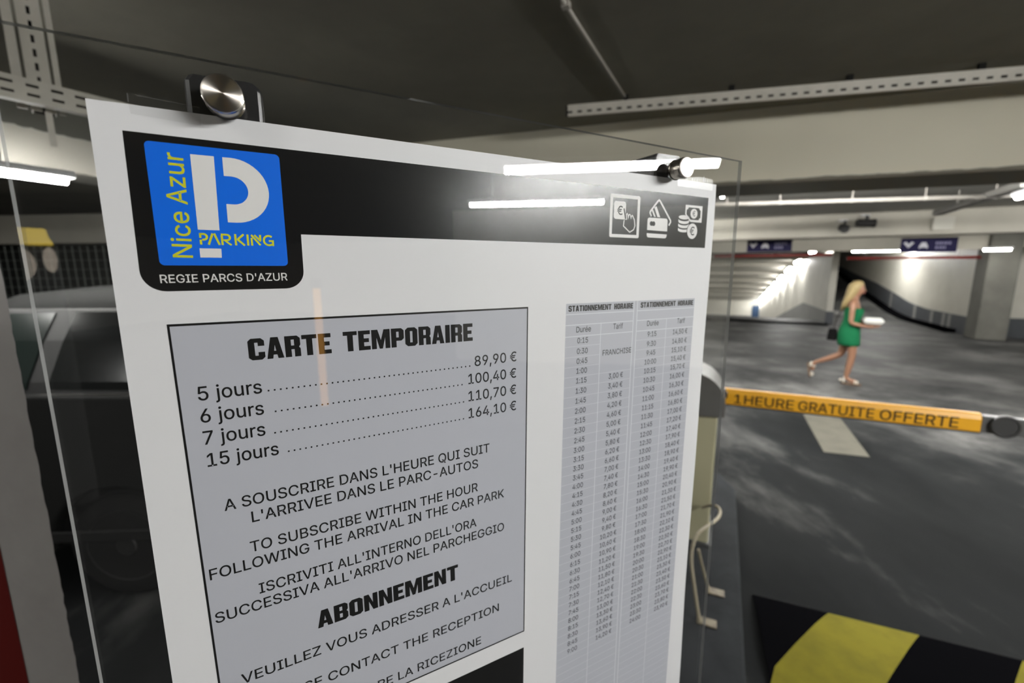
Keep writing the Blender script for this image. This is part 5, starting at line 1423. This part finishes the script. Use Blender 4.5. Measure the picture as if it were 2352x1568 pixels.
mb.loft([ering(.02, 0, 1.185, .112, .135, tilt=-.012), ering(.024, 0, 1.13, .128, .142), ering(.012, 0, 1.03, .108, .125), ering(.002, 0, .96, .108, .125), ering(-.006, 0, .88, .128, .15), ering(-.012, 0, .80, .145, .168), ering(-.006, 0, .70, .148, .17), ering(.004, 0, .605, .142, .168)], cap=False)
dr = mb.build('green_dress', M['dress'], woman, smooth=True, sub=1)
so = dr.modifiers.new('solid', 'SOLIDIFY'); so.thickness = .004
# hair
mb = MB()
hr = []
for z, cx, rx, ry in ((1.592, .028, .02, .02), (1.58, .025, .062, .06), (1.54, .012, .094, .088), (1.49, -.004, .095, .096), (1.43, -.022, .082, .095), (1.36, -.05, .066, .092), (1.28, -.078, .055, .085), (1.20, -.10, .040, .066), (1.15, -.112, .015, .03)):
    hr.append(ering(cx, 0, z, rx, ry, 20))
mb.loft(hr)
hair = mb.build('blond_hair', M['hair'], woman, smooth=True, sub=1)
mb = MB()
for k in range(9):
    y = -.075 + .15 * k / 8
    mb.tube([W_(-.02, y * 1.1, 1.48), W_(-.07, y, 1.36), W_(-.115 - .01 * math.sin(k * 2.1), y * .95, 1.25), W_(-.135 + .012 * math.sin(k * 1.7), y * .8, 1.14 + .02 * math.sin(k * 3))], [.022, .022, .018, .004], 6)
mb.build('hair_strand', M['hair'], hair, smooth=True)
for s_ in (-1, 1):
    MB().lathe(W_(.108, s_ * .032, 1.472), fw + lf * s_ * .5, [(0, .002), (.002, .010), (.006, .011), (.010, .003)], 10).build('eye', M['eye'], figure)
MB().tube([W_(.112, -.024, 1.408), W_(.119, 0, 1.409), W_(.112, .024, 1.408)], .006, 6).build('mouth', M['lips'], figure)
# sandals
def sandal(base, toe, up_, label=None):
    base, toe, up_ = Vector(base), Vector(toe), Vector(up_).normalized()
    d = (toe - base).normalized(); q = d.cross(up_).normalized(); L = (toe - base).length
    out = [(0, -.026), (.3, -.028), (.62, -.040), (.88, -.034), (1.0, -.012), (1.0, .012), (.88, .034), (.62, .040), (.3, .028), (0, .026)]
    mb = MB(); mb.prism([base + d * (x * L) + q * y for x, y in out], -up_ * .026)
    s_ = mb.build('sandal', M['sole'], woman, bevel=.004)
    mb = MB()
    for x, hgt in ((.68, .042), (.80, .034), (.12, .085)):
        mb.tube([base + d * (x * L) + q * (.042 * math.cos(R(a))) + up_ * (hgt * math.sin(R(a))) + d * (.012 if a == 90 else 0) for a in range(0, 181, 20)], .0105, 6)
    mb.tube([base + d * (.02 * L) + q * (.034 * math.cos(R(a))) + up_ * .035 - d * (.022 * math.sin(R(a))) for a in range(0, 181, 20)], .016, 6)
    mb.build('strap', M['sandal'], s_, smooth=True)
sandal(W_(-.03, -.078, .027), W_(.215, -.084, .027), UP)
sandal(W_(-.475, .078, .245), W_(-.43, .082, .005), fw * .98 + UP * -.18)
# bag and food box: carried, so things of their own
BX = -.005
bag = thing('shoulder_bag', W_(-.2, .05, .70), 'small black shoulder bag behind the hip of the woman in green', 'bag')
mb = MB()
mb.hexa([W_(BX + -.275, -.06, .665), W_(BX + -.145, -.08, .665), W_(BX + -.145, .12, .665), W_(BX + -.275, .12, .665), W_(BX + -.265, -.05, .85), W_(BX + -.15, -.06, .85), W_(BX + -.16, .12, .84), W_(BX + -.245, .12, .84)])
mb.build('bag_body', M['bag'], bag, bevel=.02, seg=3)
MB().tube([W_(BX - .2, .02, .83), W_(-.18, .08, 1.0), W_(-.11, .12, 1.2), W_(-.03, .13, 1.315), W_(.06, .11, 1.25)], .006, 6).build('bag_strap', M['bag'], bag, smooth=True)
fb = thing('food_box', W_(.27, 0, .96), 'white takeaway foam box held in front by the woman in green', 'takeaway box')
mb = MB()
mb.hexa([W_(.17, -.10, .955), W_(.35, -.10, .955), W_(.35, .10, .955), W_(.17, .10, .955), W_(.135, -.125, 1.0), W_(.385, -.125, 1.0), W_(.385, .125, 1.0), W_(.135, .125, 1.0)])
mb.build('box_base', M['foam'], fb, bevel=.008)
mb = MB()
mb.hexa([W_(.135, -.125, 1.004), W_(.385, -.125, 1.004), W_(.385, .125, 1.004), W_(.135, .125, 1.004), W_(.17, -.10, 1.04), W_(.35, -.10, 1.04), W_(.35, .10, 1.04), W_(.17, .10, 1.04)])
mb.build('box_lid', M['foam'], fb, bevel=.008)

# ---------------------------------------------------------------- things behind the viewer that the acrylic mirrors
ap = thing('amber_light_post', (1.03, -1.62, 0), 'slim dark post whose amber light strip is mirrored across the price panel', 'light post')
MB().cbox((1.03, -1.62, .85), BH * .05, BN * .05, UP * 1.7).build('post_body', M['dark_plastic'], ap, bevel=.004)
MB().box(Vector((1.03, -1.62, .97)) - BN * .027 - BH * .02, BH * .040, -BN * .004, UP * .68).build('amber_strip', M['amber'], ap)
MB().cbox((1.03, -1.62, .006), BH * .14, BN * .14, UP * .012).build('base_plate', M['dark_plastic'], ap)
tp = Vector((0.20, -3.85, 0))
tk = thing('ticket_terminal', tp, 'ticket terminal with lit yellow cap mirrored at the left acrylic edge', 'ticket terminal')
tx = Vector((1, .16, 0)).normalized(); ty = Vector((-.16, 1, 0)).normalized()
MB().cbox(tp + UP * .96 - ty * .02, tx * .40, ty * .3, UP * 1.92).build('terminal_body', M['grey_plastic'], tk, bevel=.02)
mb = MB(); mb.prism([tp + ty * .151 + tx * x + UP * z for x, z in [(-.17, 1.925), (.185, 1.925), (.165, 1.97), (.155, 2.03), (-.17, 2.03)]], -ty * .28)
mb.build('yellow_cap', M['yellow_lit'], tk, bevel=.01)
mb = MB(); mb.prism([tp + ty * .132 + tx * (-.02 + .105 * math.cos(R(a))) + UP * (1.79 + .125 * math.sin(R(a))) for a in range(0, 360, 15)], ty * .012)
mb.build('lit_panel', M['cream_lit'], tk)
mb = MB(); mb.prism([tp + ty * .132 + tx * (.155 + .035 * math.cos(R(a))) + UP * (1.82 + .085 * math.sin(R(a))) for a in range(0, 360, 15)], ty * .012)
mb.build('call_panel', M['cream_lit'], tk)
